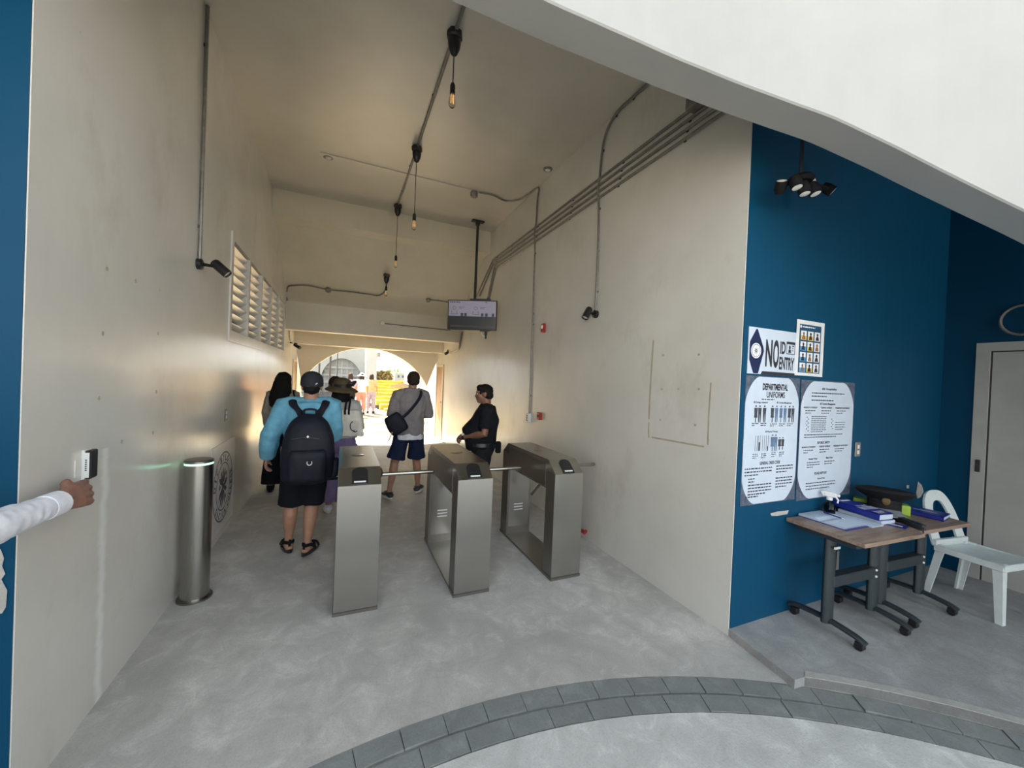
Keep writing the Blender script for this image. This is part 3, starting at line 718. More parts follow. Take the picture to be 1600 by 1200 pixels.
# alcove spotlight cluster
def pt(x, y, Y=1.52): return at(x, y, 1, Y)
hp = pt(1251, 281); o = empty('spotlight_cluster', (hp.x, hp.y, ZC), label='dark cluster of small spotlights hanging on a rod in the alcove', cat='lamp')
T0 = V((hp.x, hp.y, ZC)); b = MB(); b.tube([(0, 0, 0), hp-T0], .011, 8); b.build('rod', M['dgrey'], o)
b = MB(); b.lathe([(0, -.02), (.06, -.02), (.075, 0), (.06, .02), (0, .03)], 16, Matrix.Translation(hp-T0)); b.build('hub', M['blackm'], o, True)
for (x, y, dY, aim) in ((1222, 281, .02, (-.3, -.3, .5)), (1246, 294, -.05, (0, -.25, -.9)), (1273, 284, -.04, (.1, -.9, -.1)), (1275, 304, -.08, (.1, -.3, -.9)), (1302, 300, .02, (.5, -.5, -.6)), (1258, 304, -.06, (0, -.2, -1))):
    q = pt(x, y, 1.52+dY)-T0; d = V(aim).normalized()
    b = MB(); b.tube([hp-T0, q-d*.03], .013, 6); m = Matrix.Translation(q-d*.05) @ d.to_track_quat('Z', 'Y').to_matrix().to_4x4()
    b.lathe([(0, -.03), (.024, -.03), (.034, 0), (.034, .045), (0, .045)], 14, m); h = b.build('spot_head', M['blackm'], o, True)
    b = MB(); b.lathe([(0, .046), (.027, .046), (0, .050)], 14, m); b.build('lens', M['lens'], h)
p = at(1600, 500, 0, XD); b = MB(); b.tube([(XD-.02, p.y+.125*cos(a*pi/16), p.z+.125*sin(a*pi/16)) for a in range(33)], .012, 8, caps=False)
o = b.build('wall_ring', M['conduit'], smooth=True, label='grey ring fixture on the side wall above the grey door', cat='ring')

# ---------------------------------------------------------------- hanging screen
tl, tr = V((1.57, 6.36, 0)), V((2.29, 5.96, 0)); tc_ = (tl+tr)/2; tw = (tr-tl).length
o = empty('hanging_screen', (tc_.x, tc_.y, 2.705), label='black framed display screen hung from the ceiling on a pole', cat='screen')
u = (tr-tl).normalized(); v = V((0, 0, 1)); tilt = Matrix.Rotation(radians(4), 3, u); v = tilt @ v; m = frame((0, 0, 0), u, v); hw, hh = tw/2, .245
b = MB(); b.box((-hw, -hh, -.045), (hw, hh, 0), m, bev=.006); b.build('casing', M['black'], o)
M['scr'] = plain('lavender_screen', (.30, .29, .38), .3, emit=.10, var=.05); M['scr_d'] = plain('dark_screen', (.028, .03, .036), .25, emit=.05, var=.05); M['scr_n'] = plain('screen_ink', (.03, .035, .07), .4, var=.02)
P = Print(m); P.rect(-hw+.015, -.02, hw-.015, hh-.015, .0015); P.build('screen_upper', M['scr'], o)
P = Print(m); P.rect(-hw+.015, -hh+.02, hw-.015, -.02, .0015); P.build('screen_lower', M['scr_d'], o)
P = Print(m); P.lines(-hw+.03, hh-.045, .24, 1, .02, .016, .003); P.lines(.22, hh-.04, .06, 1, .02, .012, .003)
for cx in (-.30, .06):
    P.ring(cx, .11, .028, .005, .003); P.poly([(cx-.055, .01), (cx+.055, .01), (cx+.055, .016), (cx-.055, .016)], .003)
    P.poly([(cx-.055, .016), (cx-.05, .016), (cx-.035, .065), (cx-.042, .065)], .003); P.poly([(cx+.05, .016), (cx+.055, .016), (cx+.042, .065), (cx+.035, .065)], .003)
    P.lines(cx+.08, .125, .1, 2, .022, .007, .003)
for cx in (-.19, -.13, .15, .22, .33): P.rect(cx, -.018, cx+.042, .032, .003)
P.build('screen_graphics', M['scr_n'], o)
P = Print(m); P.rect(-hw+.05, -.2, hw-.05, -.17, .003); P.build('screen_band', plain('band', (.06, .06, .07), .3), o)
b = MB(); pp = V((2.05, 6.42, 0))-V((tc_.x, tc_.y, 0)); b.tube([(pp.x, pp.y, .2), (pp.x, pp.y, ZC-2.705)], .022, 10); b.build('pole', M['black'], o)
b = MB(); b.cbox((pp.x, pp.y, ZC-2.705-.012), (.22, .09, .024), bev=.004); b.tube([(pp.x, pp.y, ZC-2.705-.02), (pp.x, pp.y, ZC-2.705-.08)], .04, 10); b.build('ceiling_mount', M['black'], o)
b = MB(); b.box((-.05, hh-.02, -.075), (.30, hh+.03, -.045), m); b.tube([(pp.x, pp.y, .22), m @ V((.1, hh, -.06))], .025, 8); b.build('bracket', M['black'], o)
b = MB(); b.cbox((.26, hh+.025, -.03), (.04, .05, .04), m); b.build('sensor', M['black'], o)
b = MB(); b.box((.14, -hh-.02, -.04), (.30, -hh, -.01), m); b.build('lower_bracket', M['clamp'], o)
b = MB(); b.tube(smooth_path([m @ V(q) for q in ((.16, -hh-.01, -.03), (.18, -hh-.08, -.03), (.24, -hh-.1, -.03), (.25, -hh-.04, -.03))]), .007, 6); b.build('cable', M['white_p'], o)
b = MB(); b.lathe([(0, -.09), (.016, -.085), (.016, -.03), (.024, -.02), (.024, .03), (0, .03)], 10, Matrix.Translation(m @ V((.235, -hh-.05, -.03)))); b.build('plug', M['dgrey'], o)

# ---------------------------------------------------------------- turnstiles
def turnstile(x0, y0, w, L, label):
    o = empty('turnstile', (x0+w/2, y0, 0), label=label, cat='turnstile', group='tripod turnstiles across the passage')
    hw = w/2; zt, zs, zb, cd, ch = .985, .885, .735, .155, .125
    b = MB(); b.box((-hw-.006, -.004, 0), (hw+.006, L+.004, .022)); b.build('base_plate', M['steel_d'], o)
    b = MB(); b.box((-hw, .003, .022), (hw, cd, zs)); b.build('front_column', M['steel_d'], o)
    b = MB(); b.box((-hw-.003, -.002, .024), (hw+.003, .004, zs+.002), bev=.0015); b.build('front_panel', M['steel'], o)
    b = MB(); b.box((-hw, L-cd, .022), (hw, L, zs)); rc = b.build('rear_column', M['steel_d'], o)
    b = MB(); b.box((-hw+.02, L-cd-.003, .10), (hw-.02, L-cd, zs-.16)); b.build('access_panel', M['steel'], rc)
    for k in range(3):
        b = MB(); b.box((-.055, L-cd-.006, .27+k*.03), (.045, L-cd-.002, .281+k*.03)); b.build('vent_light_strip', M['white_p'], rc)  # white strips stand in for light seen through the vents
    b = MB(); b.prism([(0, zs), (ch, zt), (L-ch, zt), (L, zs), (L-cd, zs), (L-cd, zb), (cd, zb), (cd, zs)], -hw, hw, mx); hb = b.build('top_housing', M['steel'], o)
    b = MB()
    for s in (-1, 1): b.box((s*hw-.0015, cd+.012, zb+.015), (s*hw+.0015, L-cd-.012, zt-.035))
    b.build('side_panel', M['steel_d'], hb)
    b = MB(); b.lathe([(0, 0), (.055, 0), (.05, .003), (0, .004)], 24, Matrix.Translation((0, L*.5, zt-.001))); b.build('lid_disc', M['steel'], hb, True)
    sl = V((0, ch, zt-zs)).normalized(); m = frame((0, 0, zs), (1, 0, 0), sl)
    lw = sqrt(ch*ch+(zt-zs)**2); r = .052
    poly = [(-r, .010), (r, .010), (r, lw-.045)] + [(r*cos(a*pi/10), lw-.045+.037*sin(a*pi/10)) for a in range(1, 10)] + [(-r, lw-.045)]
    b = MB(); b.prism(poly, -.002, .007, m); rd = b.build('card_reader', M['black'], o)
    b = MB(); b.prism([(-r*.74, .020), (r*.74, .020), (r*.74, .032), (-r*.74, .032)], .006, .0085, m); b.build('reader_slot', M['white_p'], rd)
    hc = V((hw, .50, .83)); b = MB(); b.lathe([(0, -.02), (.075, -.02), (.07, .02), (.045, .045), (0, .05)], 20, Matrix.Translation(hc) @ rotm(0, radians(115), 0)); b.build('hub', M['steel_d'], o, True)
    for q, d in enumerate((V((1, 0, 0)), V((-.22, .60, -.76)), V((-.22, -.60, -.76)))):
        d.normalize(); b = MB(); a0 = hc + V((.015 if q == 0 else -.015, 0, -.02*(q > 0))); b.tube([a0, a0+d*(.455 if q == 0 else .40)], .0165, 12, round_=True); b.build('arm', M['steel'], o, True)
    return o
turnstile(.0, 2.845, .278, 1.13, 'leftmost brushed steel turnstile right behind the man with the backpack')
turnstile(.825, 2.80, .275, 1.13, 'middle brushed steel turnstile in front of the guard')
turnstile(1.645, 2.772, .272, 1.13, 'rightmost brushed steel turnstile beside the right wall')

# bollard
o = empty('bollard', (-.915, 3.42, 0), label='round steel bollard with a green light ring against the left wall', cat='bollard')
b = MB(); b.lathe([(0, 0), (.105, 0), (.105, .012), (.088, .014), (0, .014)], 32); b.build('base_flange', M['steel_d'], o, True)
b = MB(); b.lathe([(0, .012), (.085, .012), (.085, .962), (0, .962)], 48); b.build('body', M['steel'], o, True)
b = MB(); b.lathe([(0, .962), (.082, .962), (.084, .964), (.084, .976), (0, .976)], 40); b.build('light_ring', M['led'], o, True)
b = MB(); b.lathe([(0, .976), (.087, .976), (.087, .990), (.08, .996), (0, .998)], 40); b.build('cap', M['steel_d'], o, True)

# wall reader under the hand
p = onL(132, 725, 0); o = empty('card_reader', (XL, p.y, p.z), label='small black and white card reader on the left wall above the reaching hand', cat='card reader')
b = MB(); b.box((0, -.029, -.066), (.012, .029, .066), bev=.003); b.build('back_plate', M['white_p'], o)
b = MB(); b.box((.012, -.028, -.064), (.034, .028, .064), bev=.005); b.build('body', M['black'], o)
m = frame((.0, -.0292, -.06), (1, 0, 0), (0, 0, 1)); P = Print(m); P.rect(.008, .004, .029, .115, .001); lb = P.build('side_label', M['white_p'], o)
P = Print(m); 
for k in range(6): P.rect(.015, .035+k*.009, .0215, .040+k*.009, .0018)
P.build('print', M['ink'], o)
b = MB(); b.box((.0, -.072, -.045), (.004, -.032, .03)); b.build('wall_plate', M['wall'], o)

# emblem panel on the left wall
m = frame((XL+.004, 4.20, .10), (0, 1, 0), (0, 0, 1)); o = empty('emblem_panel', (XL, 4.61, .1), label='pale square panel with a round navy emblem low on the left wall', cat='sign')
def onp(P, name, mat, par, **k):
    P.xf(par.matrix_basis.inverted()); return P.build(name, mat, par, **k)
b = MB(); b.box((XL, 4.20, .08), (XL+.005, 5.02, .93)); onp(b, 'panel', plain('panel_grey', (.58, .585, .60), .3, var=.05), o)
P = Print(m); P.ring(.405, .395, .342, .016, .002, 40); P.ring(.405, .395, .236, .013, .002, 40)
def arc_text(P, t, a0, a1, r, h, top=True):
    n = len(t)
    for i, chx in enumerate(t):
        a = radians(a0+(a1-a0)*(i+.5)/n); w = abs(radians(a1-a0))*r/n*(.78 if chx != 'I' else .26); c = (.405+(r+h/2)*cos(a), .395+(r+h/2)*sin(a))
        q = a-pi/2 if top else a+pi/2
        if chx == ' ': continue
        P.text(chx, 0, 0, 1, 1, .045, .002, lambda x, y: (c[0]+(x-.5)*w*cos(q)-(y-.5)*h*sin(q), c[1]+(x-.5)*w*sin(q)+(y-.5)*h*cos(q)))
arc_text(P, 'DIC', 182, 132, .250, .068); arc_text(P, 'BYLO', 118, 52, .250, .068); arc_text(P, 'GACION', 215, 295, .250, .068, False); arc_text(P, 'COLLEGE', 302, 385, .250, .068, False)
onp(P, 'lettering', M['navy'], o)
P = Print(m); c = (.405, .395)
for (x0, y0, x1, y1, w) in ((-.02, .02, -.15, .10, .030), (-.01, .04, -.09, .15, .026), (0, .05, -.0, .20, .024), (.015, .04, .07, .17, .022), (.03, .01, .14, .06, .032), (-.03, -.02, -.15, -.12, .030), (-.01, -.03, -.10, -.19, .026), (.0, -.04, -.02, -.19, .022), (.02, -.04, .07, -.19, .024), (.03, -.02, .13, -.05, .03)):
    d = V((x1-x0, y1-y0)); q = V((-d.y, d.x)).normalized()*w*.85
    P.poly([(c[0]+x0-q.x*.5, c[1]+y0-q.y*.5), (c[0]+x0+d.x*.6-q.x*1.2, c[1]+y0+d.y*.6-q.y*1.2), (c[0]+x1, c[1]+y1), (c[0]+x0+d.x*.55+q.x, c[1]+y0+d.y*.55+q.y), (c[0]+x0+q.x*.5, c[1]+y0+q.y*.5)], .002)
for (x, y) in ((-.12, .01), (-.06, .14), (.09, .11), (.10, -.12), (-.05, -.17)): P.disc(c[0]+x, c[1]+y, .017, .026, .002, 10)
P.disc(c[0], c[1], .035, .03, .002); onp(P, 'emblem', M['navy'], o)

# ---------------------------------------------------------------- signs and posters on the teal wall
def sheet(name, x0, z0, w, h, label, t=.0015, cat='poster', mat='paper', dx=0, curl=0):
    o = empty(name, (x0, YB-.001-dx, z0), label=label, cat=cat); m = frame((0, 0, 0), (1, 0, 0), (0, 0, 1))
    b = MB(); b.box((0, 0, 0), (w, h, t), m); b.build('sheet', M[mat], o)
    return o, frame((0, -t, 0), (1, 0, 0), (0, 0, 1))
o, m = sheet('no_entry_sign', 2.482, 1.765, .515, .315, 'white NO ID NO ENTRY sign with navy diamond emblem', .004, 'sign')
P = Print(m); P.poly([(.012, .215), (.072, .304), (.086, .304), (.150, .190), (.160, .158), (.150, .128), (.108, .004), (.058, .004), (.012, .095)], .0008); P.build('diamond', M['navy'], o)
P = Print(m); P.disc(.078, .157, .052, .052, .0014, 28); P.build('seal', M['white_p'], o)
P = Print(m); P.ring(.078, .157, .044, .003, .002); 
for k in range(8): a = k*pi/4; P.poly([(.078+.006*cos(a-.6), .157+.006*sin(a-.6)), (.078+.024*cos(a), .157+.026*sin(a)), (.078+.006*cos(a+.6), .157+.006*sin(a+.6))], .002)
P.build('seal_print', M['navy'], o)
P = Print(m); P.text('N', .178, .055, .072, .187, .035, .0008); P.text('O', .258, .050, .064, .196, .035, .0008)
P.text('ID', .333, .152, .060, .088, .035, .0008); P.text('ENTRY', .328, .042, .170, .090, .035, .0008); P.build('lettering', M['ink'], o)
P = Print(m); P.rect(.402, .226, .500, .244, .0008); P.rect(.402, .155, .407, .226, .0008); P.rect(.495, .155, .500, .226, .0008); P.rect(.407, .155, .495, .160, .0008)
P.disc(.44, .205, .010, .014, .0008); P.poly([(.424, .166), (.456, .166), (.452, .19), (.428, .19)], .0008); P.rect(.465, .212, .490, .219, .0008); P.rect(.465, .196, .482, .201, .0008); P.rect(.465, .181, .482, .186, .0008); P.build('card_icon', M['ink'], o, kind='stuff')
P = Print(m); P.poly([(.135, .0), (.150, .022), (.515, .022), (.515, 0)], .0008); P.build('black_bar', M['ink'], o)
o, m = sheet('photo_poster', 2.99, 1.775, .335, .405, 'white sheet with a navy grid of twelve small portraits', .002, 'poster', 'white_p', .004)
M['pnavy'] = plain('poster_blue', (.015, .075, .16), .4)
P = Print(m); P.rect(.032, .022, .295, .375, .0006); P.build('blue_panel', M['pnavy'], o)
cols = {'b': plain('tile_blue', (.10, .33, .60), .4), 'y': plain('tile_yellow', (.75, .52, .10), .4), 'w': plain('tile_white', (.70, .72, .74), .4)}
pat = ['yyw', 'byw', 'bww', 'byw']; tiles = {k: Print(m) for k in 'byw'}; dk = Print(m); br = Print(m)
for r in range(4):
    for q in range(3):
        x, y = .048+q*.083, .262-r*.078; tiles['w'].rect(x, y+.03, x+.068, y+.066, .0012); tiles[pat[r][q]].rect(x, y, x+.068, y+.03, .0012)
        P2 = br if (r+q) % 3 == 0 else dk; P2.disc(x+.034, y+.046, .011, .012, .0018, 12); P2.poly([(x+.012, y+.004), (x+.056, y+.004), (x+.048, y+.03), (x+.034, y+.037), (x+.02, y+.03)], .0018)
for k in 'byw': tiles[k].build('portrait_ground', cols[k], o, kind='stuff')
dk.build('portrait', M['ink'], o, kind='stuff'); br.build('portrait', plain('tile_brown', (.22, .12, .08), .5), o, kind='stuff')
P = Print(m); P.disc(.046, .357, .011, .011, .0012); P.lines(.065, .352, .2, 1, .01, .010, .0012); P.build('heading', cols['w'], o)
def fig(P, x, y, h, w, skirt):
    P.disc(x, y+h*.94, w*.22, h*.055, .0018, 10); P.poly([(x-w*.5, y+h*.84), (x+w*.5, y+h*.84), (x+w*.42, y+h*.5), (x-w*.42, y+h*.5)], .0018)
    if skirt: P.poly([(x-w*.4, y+h*.5), (x+w*.4, y+h*.5), (x+w*.5, y+h*.28), (x-w*.5, y+h*.28)], .0018); P.rect(x-w*.12, y, x+w*.12, y+h*.28, .0018)
    else:
        for s in (-1, 1): P.poly([(x+s*w*.02, y+h*.5), (x+s*w*.42, y+h*.5), (x+s*w*.34, y), (x+s*w*.12, y)], .0018)
def oval(w, h, i, rx=.135, ry=.185, e=1.6):
    out = []
    for cx, cy, sx, sy, rv in ((w-i-rx, h-i-ry, 1, 1, 0), (i+rx, h-i-ry, -1, 1, 1), (i+rx, i+ry, -1, -1, 0), (w-i-rx, i+ry, 1, -1, 1)):
        q = [(cx+sx*rx*max(0, cos(radians(k*9)))**(2/e), cy+sy*ry*max(0, sin(radians(k*9)))**(2/e)) for k in range(11)]
        out += q[::-1] if rv else q
    return out
M['fblue'] = plain('uniform_blue', (.10, .17, .28), .5); M['fgrey'] = plain('uniform_grey', (.05, .055, .07), .5)
W1, H1 = .59, .885
o, m = sheet('uniform_poster', 2.475, .868, W1, H1, 'large DEPARTMENTAL UNIFORMS poster, left of two with dark corners', .0015, 'poster', 'slate')
P = Print(m); P.poly(oval(W1, H1, .005), .0006); P.build('white_ground', M['paper'], o)
P = Print(m); P.text('DEPARTMENTAL', .175, .79, .275, .046, .045, .0014); P.text('UNIFORMS', .22, .738, .20, .043, .02, .0014)
P.text('GENERAL DRESS CODE', .18, .272, .22, .022, .03, .0014); P.text('BS Physical Therapy', .225, .492, .135, .016, .02, .0014); P.text('BS Tourism Management', .335, .695, .165, .016, .02, .0014); P.text('BS Design, Industrial', .09, .695, .145, .016, .02, .0014); P.build('heading', M['ink'], o)
P = Print(m); P.lines(.17, .722, .25, 1, .01, .006, .0014)
for (x, y, w, n) in ((.08, .556, .07, 2), (.17, .556, .07, 2), (.27, .552, .08, 2), (.37, .552, .07, 2), (.46, .552, .07, 2), (.10, .345, .06, 3), (.19, .345, .06, 3), (.30, .348, .05, 3), (.385, .35, .06, 3)): P.lines(x, y, w, n, .013, .005, .0014)
P.lines(.03, .245, .30, 3, .022, .008, .0014); P.lines(.07, .175, .09, 2, .02, .008, .0014, .8); P.lines(.07, .132, .26, 4, .021, .008, .0014); P.lines(.05, .052, .24, 1, .02, .008, .0014)
P.lines(.36, .25, .20, 3, .021, .008, .0014); P.lines(.36, .165, .20, 4, .021, .008, .0014); P.build('small_print', M['ink'], o, kind='stuff')
A, Bq = Print(m), Print(m)
for i, x in enumerate((.115, .155, .205, .29, .335, .385, .43, .48, .52)): fig((A, A, A, A, Bq, Bq, Bq, A, A)[i], x, .565, .12, .036, i in (0, 3, 5, 7))
for i, x in enumerate((.305, .34)): fig(Bq, x, .362, .12, .038, i == 0)
for i, x in enumerate((.385, .42)): fig(A, x, .37, .09, .034, True)
A.build('uniform_figure', M['fgrey'], o, kind='stuff'); Bq.build('uniform_figure', M['fblue'], o, kind='stuff')
P = Print(m)
for i, x in enumerate((.135, .165, .21, .25)):
    for s in (-1, 1): P.rect(x+s*.010-.0015, .37, x+s*.010+.0015, .475, .0016)
P.rect(.16, .37, .172, .43, .0016); P.rect(.25, .365, .258, .40, .0016); P.build('line_figure', M['fgrey'], o)
W2, H2 = .70, .895
o, m = sheet('rules_poster', 3.078, .852, W2, H2, 'large dress code schedule poster, right of two with dark corners', .0015, 'poster', 'slate', .002)
P = Print(m); P.poly(oval(W2, H2, .007, .15, .19), .0006); P.build('white_ground', M['paper'], o)
P = Print(m); P.text('BS Hospitality', .26, .822, .19, .020, .03, .0014); P.text('BS Tourism Management', .24, .708, .20, .020, .03, .0014); P.text('BS PUBLIC SAFETY', .23, .415, .16, .020, .03, .0014); P.text('PE AND NSTP DAY', .21, .182, .16, .020, .03, .0014)
for y in (.684, .388):
    for t, x, w in (('MONDAY & THURSDAY', .04, .17), ('TUESDAY & FRIDAY', .25, .15), ('WEDNESDAY & SATURDAY', .44, .20)): P.text(t, x, y, w, .013, .03, .0014)
P.text('Female Wear', .13, .298, .11, .014, .02, .0014); P.text('Male Wear', .35, .298, .09, .014, .02, .0014); P.text('General Wear', .25, .145, .10, .013, .02, .0014); P.build('heading', M['ink'], o, kind='stuff')
P = Print(m); P.lines(.13, .796, .45, 2, .024, .008, .0014); P.lines(.13, .742, .42, 1, .03, .008, .0014)
for x in (.06, .26, .46):
    for y, n in ((.664, 2), (.368, 2)): P.lines(x, y, .13, n, .018, .006, .0014)
P.lines(.14, .622, .20, 9, .0145, .005, .0014); P.lines(.45, .575, .14, 4, .018, .005, .0014); P.lines(.06, .483, .52, 2, .018, .006, .0014)
for k in range(8): P.rect(.08+.018*(k % 2), .615-k*.0145, .092+.018*(k % 2), .622-k*.0145, .0014)
for k in range(6): P.rect(.395+.016*(k % 2), .60-k*.0145, .407+.016*(k % 2), .607-k*.0145, .0014)
P.lines(.11, .275, .17, 3, .018, .006, .0014); P.lines(.33, .275, .14, 2, .018, .006, .0014); P.lines(.11, .118, .40, 3, .022, .007, .0014); P.build('small_print', M['ink'], o, kind='stuff')

# ---------------------------------------------------------------- tables in the alcove
TZ = .745
def table(x0, y1, w, d, rz, label):
    o = empty('folding_table', (x0, y1, .05), rz, label=label, cat='table', group='walnut topped tables with castors'); t = TZ-.05
    b = MB(); b.box((0, -d, t-.026), (w, 0, t), bev=.002); b.build('tabletop', M['tablewood'], o)
    b = MB(); b.box((.03, -d+.06, t-.06), (w-.03, -.05, t-.0265)); b.build('under_frame', M['dgrey'], o)
    for x in (.085, w-.075):
        b = MB(); b.tube([(x, -.24, .07), (x, -.24, t-.03)], .046, 16, flat=((0, 1, 0), .62)); c = b.build('leg', M['dgrey'], o, True)
        b = MB(); b.tube(smooth_path([(x, -.005, .060), (x, -.06, .078), (x, -.24, .088), (x, -.40, .072), (x, -.46, .052)], 4), .026, 10, flat=((0, 0, 1), .62)); f = b.build('foot', M['dgrey'], o, True)
        for y in (-.035, -.43):
            b = MB(); b.tube([(x-.016, y, .025), (x+.016, y, .025)], .0245, 14); b.box((x-.019, y-.024, .02), (x+.019, y+.022, .054), bev=.004); b.build('castor', M['black'], f)
    b = MB(); b.box((.085, -.275, .31), (w-.075, -.205, .385), bev=.006); br_ = b.build('crossbar', M['dgrey'], o)
    for z in (.325, .37):
        b = MB(); b.lathe([(0, 0), (.009, 0), (.007, .006), (0, .007)], 10, Matrix.Translation((w-.11, -.275, z)) @ rotm(pi/2, 0, 0)); b.build('bolt', M['lens'], br_)
    b = MB(); b.box((.055, -.285, t-.12), (.115, -.28, t-.105)); b.build('metal_clip', M['lens'], o)
    return o
table(2.968, 1.742, .655, .475, radians(-3), 'walnut topped table nearest the posters, carrying the open logbook')
table(3.634, 1.738, .66, .475, radians(-3.2), 'walnut topped table nearest the plastic chair')

# plastic chair
o = empty('plastic_chair', (4.60, 1.25, .05), radians(172), label='pale plastic monobloc chair with arched open back beside the tables', cat='chair')
b = MB(); n = 14; R = []
for k in range(7):
    t = k/6; y = -.20+.40*t; hw = .215-.02*(1-t) if k else .19; z = .415+.02*t-.012*sin(pi*t)
    if k == 6: z -= .012
    R.append((y, hw, z))
top = [[b.bm.verts.new((-hw+2*hw*j/n, y, z-.014*sin(pi*j/n)*(1 if 0 < i < 6 else .3))) for j in range(n+1)] for i, (y, hw, z) in enumerate(R)]
bot = [[b.bm.verts.new((v.co.x, v.co.y, v.co.z-.012)) for v in r] for r in top]
for i in range(6):
    for j in range(n): b.bm.faces.new((top[i][j], top[i][j+1], top[i+1][j+1], top[i+1][j])); b.bm.faces.new((bot[i][j], bot[i+1][j], bot[i+1][j+1], bot[i][j+1]))
for i in range(6): b.bm.faces.new((top[i][0], top[i+1][0], bot[i+1][0], bot[i][0])); b.bm.faces.new((top[i][n], bot[i][n], bot[i+1][n], top[i+1][n]))
for j in range(n): b.bm.faces.new((top[0][j], bot[0][j], bot[0][j+1], top[0][j+1])); b.bm.faces.new((top[6][j], top[6][j+1], bot[6][j+1], bot[6][j]))
seat = b.build('seat', M['chairp'], o, True)
b = MB(); b.box((-.20, .185, .375), (.20, .198, .425), bev=.004); b.box((-.206, -.19, .375), (-.192, .19, .42), bev=.003); b.box((.192, -.19, .375), (.206, .19, .42), bev=.003); b.build('apron', M['chairp'], o)
for sx_, sy_ in ((-1, 1), (1, 1), (-1, -1), (1, -1)):
    b = MB(); tx, ty = sx_*.185, sy_*.175; fx, fy = sx_*.215, sy_*(.20 if sy_ > 0 else .235)
    rg = []
    for t, hw in ((0, .052), (.3, .045), (1, .034)):
        x, y, z = tx+(fx-tx)*t, ty+(fy-ty)*t, .425*(1-t)
        rg.append([(x-sx_*hw, y+sy_*.004, z), (x+sx_*.004, y+sy_*.004, z), (x+sx_*.004, y-sy_*hw, z), (x-sx_*.008, y-sy_*hw, z), (x-sx_*.010, y-sy_*.012, z), (x-sx_*hw, y-sy_*.010, z)])
    b.loft(rg); b.build('leg', M['chairp'], o)
def arch_back(hw, z0, h, y, lean, k):
    out = []
    for i in range(k+1):
        a = pi*i/k; x = hw*math.copysign(abs(cos(a))**.72, cos(a)); z = z0+h*sin(a)**.8 if 0 < i < k else z0
        out.append(V((x, y-lean*(z-.42), z)))
    return out
b = MB(); k = 26; ou = arch_back(.205, .42, .40, -.19, .30, k); inn = arch_back(.105, .455, .285, -.19, .30, k)
for sgn in (0, 1):
    pass
dn = V((0, .014, .004)); vo = [b.bm.verts.new(p) for p in ou]; vi = [b.bm.verts.new(p) for p in inn]; vo2 = [b.bm.verts.new(p-dn) for p in ou]; vi2 = [b.bm.verts.new(p-dn) for p in inn]
for i in range(k):
    b.bm.faces.new((vo[i], vo[i+1], vi[i+1], vi[i])); b.bm.faces.new((vo2[i], vi2[i], vi2[i+1], vo2[i+1])); b.bm.faces.new((vo[i], vo2[i], vo2[i+1], vo[i+1])); b.bm.faces.new((vi[i], vi[i+1], vi2[i+1], vi2[i]))
b.bm.faces.new((vo[0], vi[0], vi2[0], vo2[0])); b.bm.faces.new((vo[k], vo2[k], vi2[k], vi[k]))
b.bm.faces.new((vi[0], vi[k], vi2[k], vi2[0]))
b.box((-.2, -.205, .405), (.2, -.175, .458), bev=.004); b.build('backrest', M['chairp'], o, True)

# things on the tables
def tp(px, py, z=TZ): return at(px, py, 2, z)
M['bluecover'] = plain('royal_blue_cover', (.012, .022, .22), .35, var=.1); M['silver'] = plain('silver_print', (.55, .56, .62), .4); M['lime'] = plain('lime_green_card', (.30, .46, .04), .5)
# open logbook
o = empty('open_logbook', (3.235, 1.595, TZ), radians(-91), label='open logbook with white pages at the front left of the table', cat='book')
b = MB(); b.box((-.145, -.135, 0), (.16, .135, .004)); b.build('cover', M['bluecover'], o)
for s in (-1, 1):
    for k in range(2):
        b = MB(); rg = []
        for i in range(9):
            x = s*(.003+.14*i/8); hh = .016*(1-k*.3)*sin(min(1, i/2.2)*pi/2)*(1-.35*i/8)
            rg.append([(x, -.128+k*.004*i/8, .004), (x, .128-k*.006, .004), (x, .128-k*.006, .006+hh+k*.002), (x, -.128, .006+hh+k*.002)])
        b.loft(rg); b.build('page_block' if k == 0 else 'page', M['paper'], o)
P = Print(frame((0, 0, 0), (1, 0, 0), (0, 1, 0))); 
for i in range(9): P.lines(-.13, -.10+.024*i, .11, 1, .01, .004, .0235)
P.build('handwriting', M['fblue'], o, kind='stuff')
o = empty('loose_sheets', (3.425, 1.57, TZ), radians(-93), label='loose white sheets between the logbook and the blue record book', cat='paper')
b = MB(); b.box((-.15, -.06, 0), (.16, .07, .006)); b.build('sheet', M['paper'], o)
b = MB(); b.box((-.14, -.05, .0062), (.165, .06, .010), rotm(0, 0, .09)); b.build('sheet', M['paper'], o)
o = empty('pen', (3.275, 1.60, TZ+.030), radians(-100), label='blue pen lying across the open logbook', cat='pen')
b = MB(); b.tube([(-.07, 0, 0), (.055, 0, 0)], .0045, 8); b.build('barrel', M['bluecover'], o); b = MB(); b.lathe([(.0045, 0), (.001, .018), (0, .018)], 8, Matrix.Translation((.055, 0, 0)) @ rotm(0, pi/2, 0)); b.build('tip', M['lens'], o)
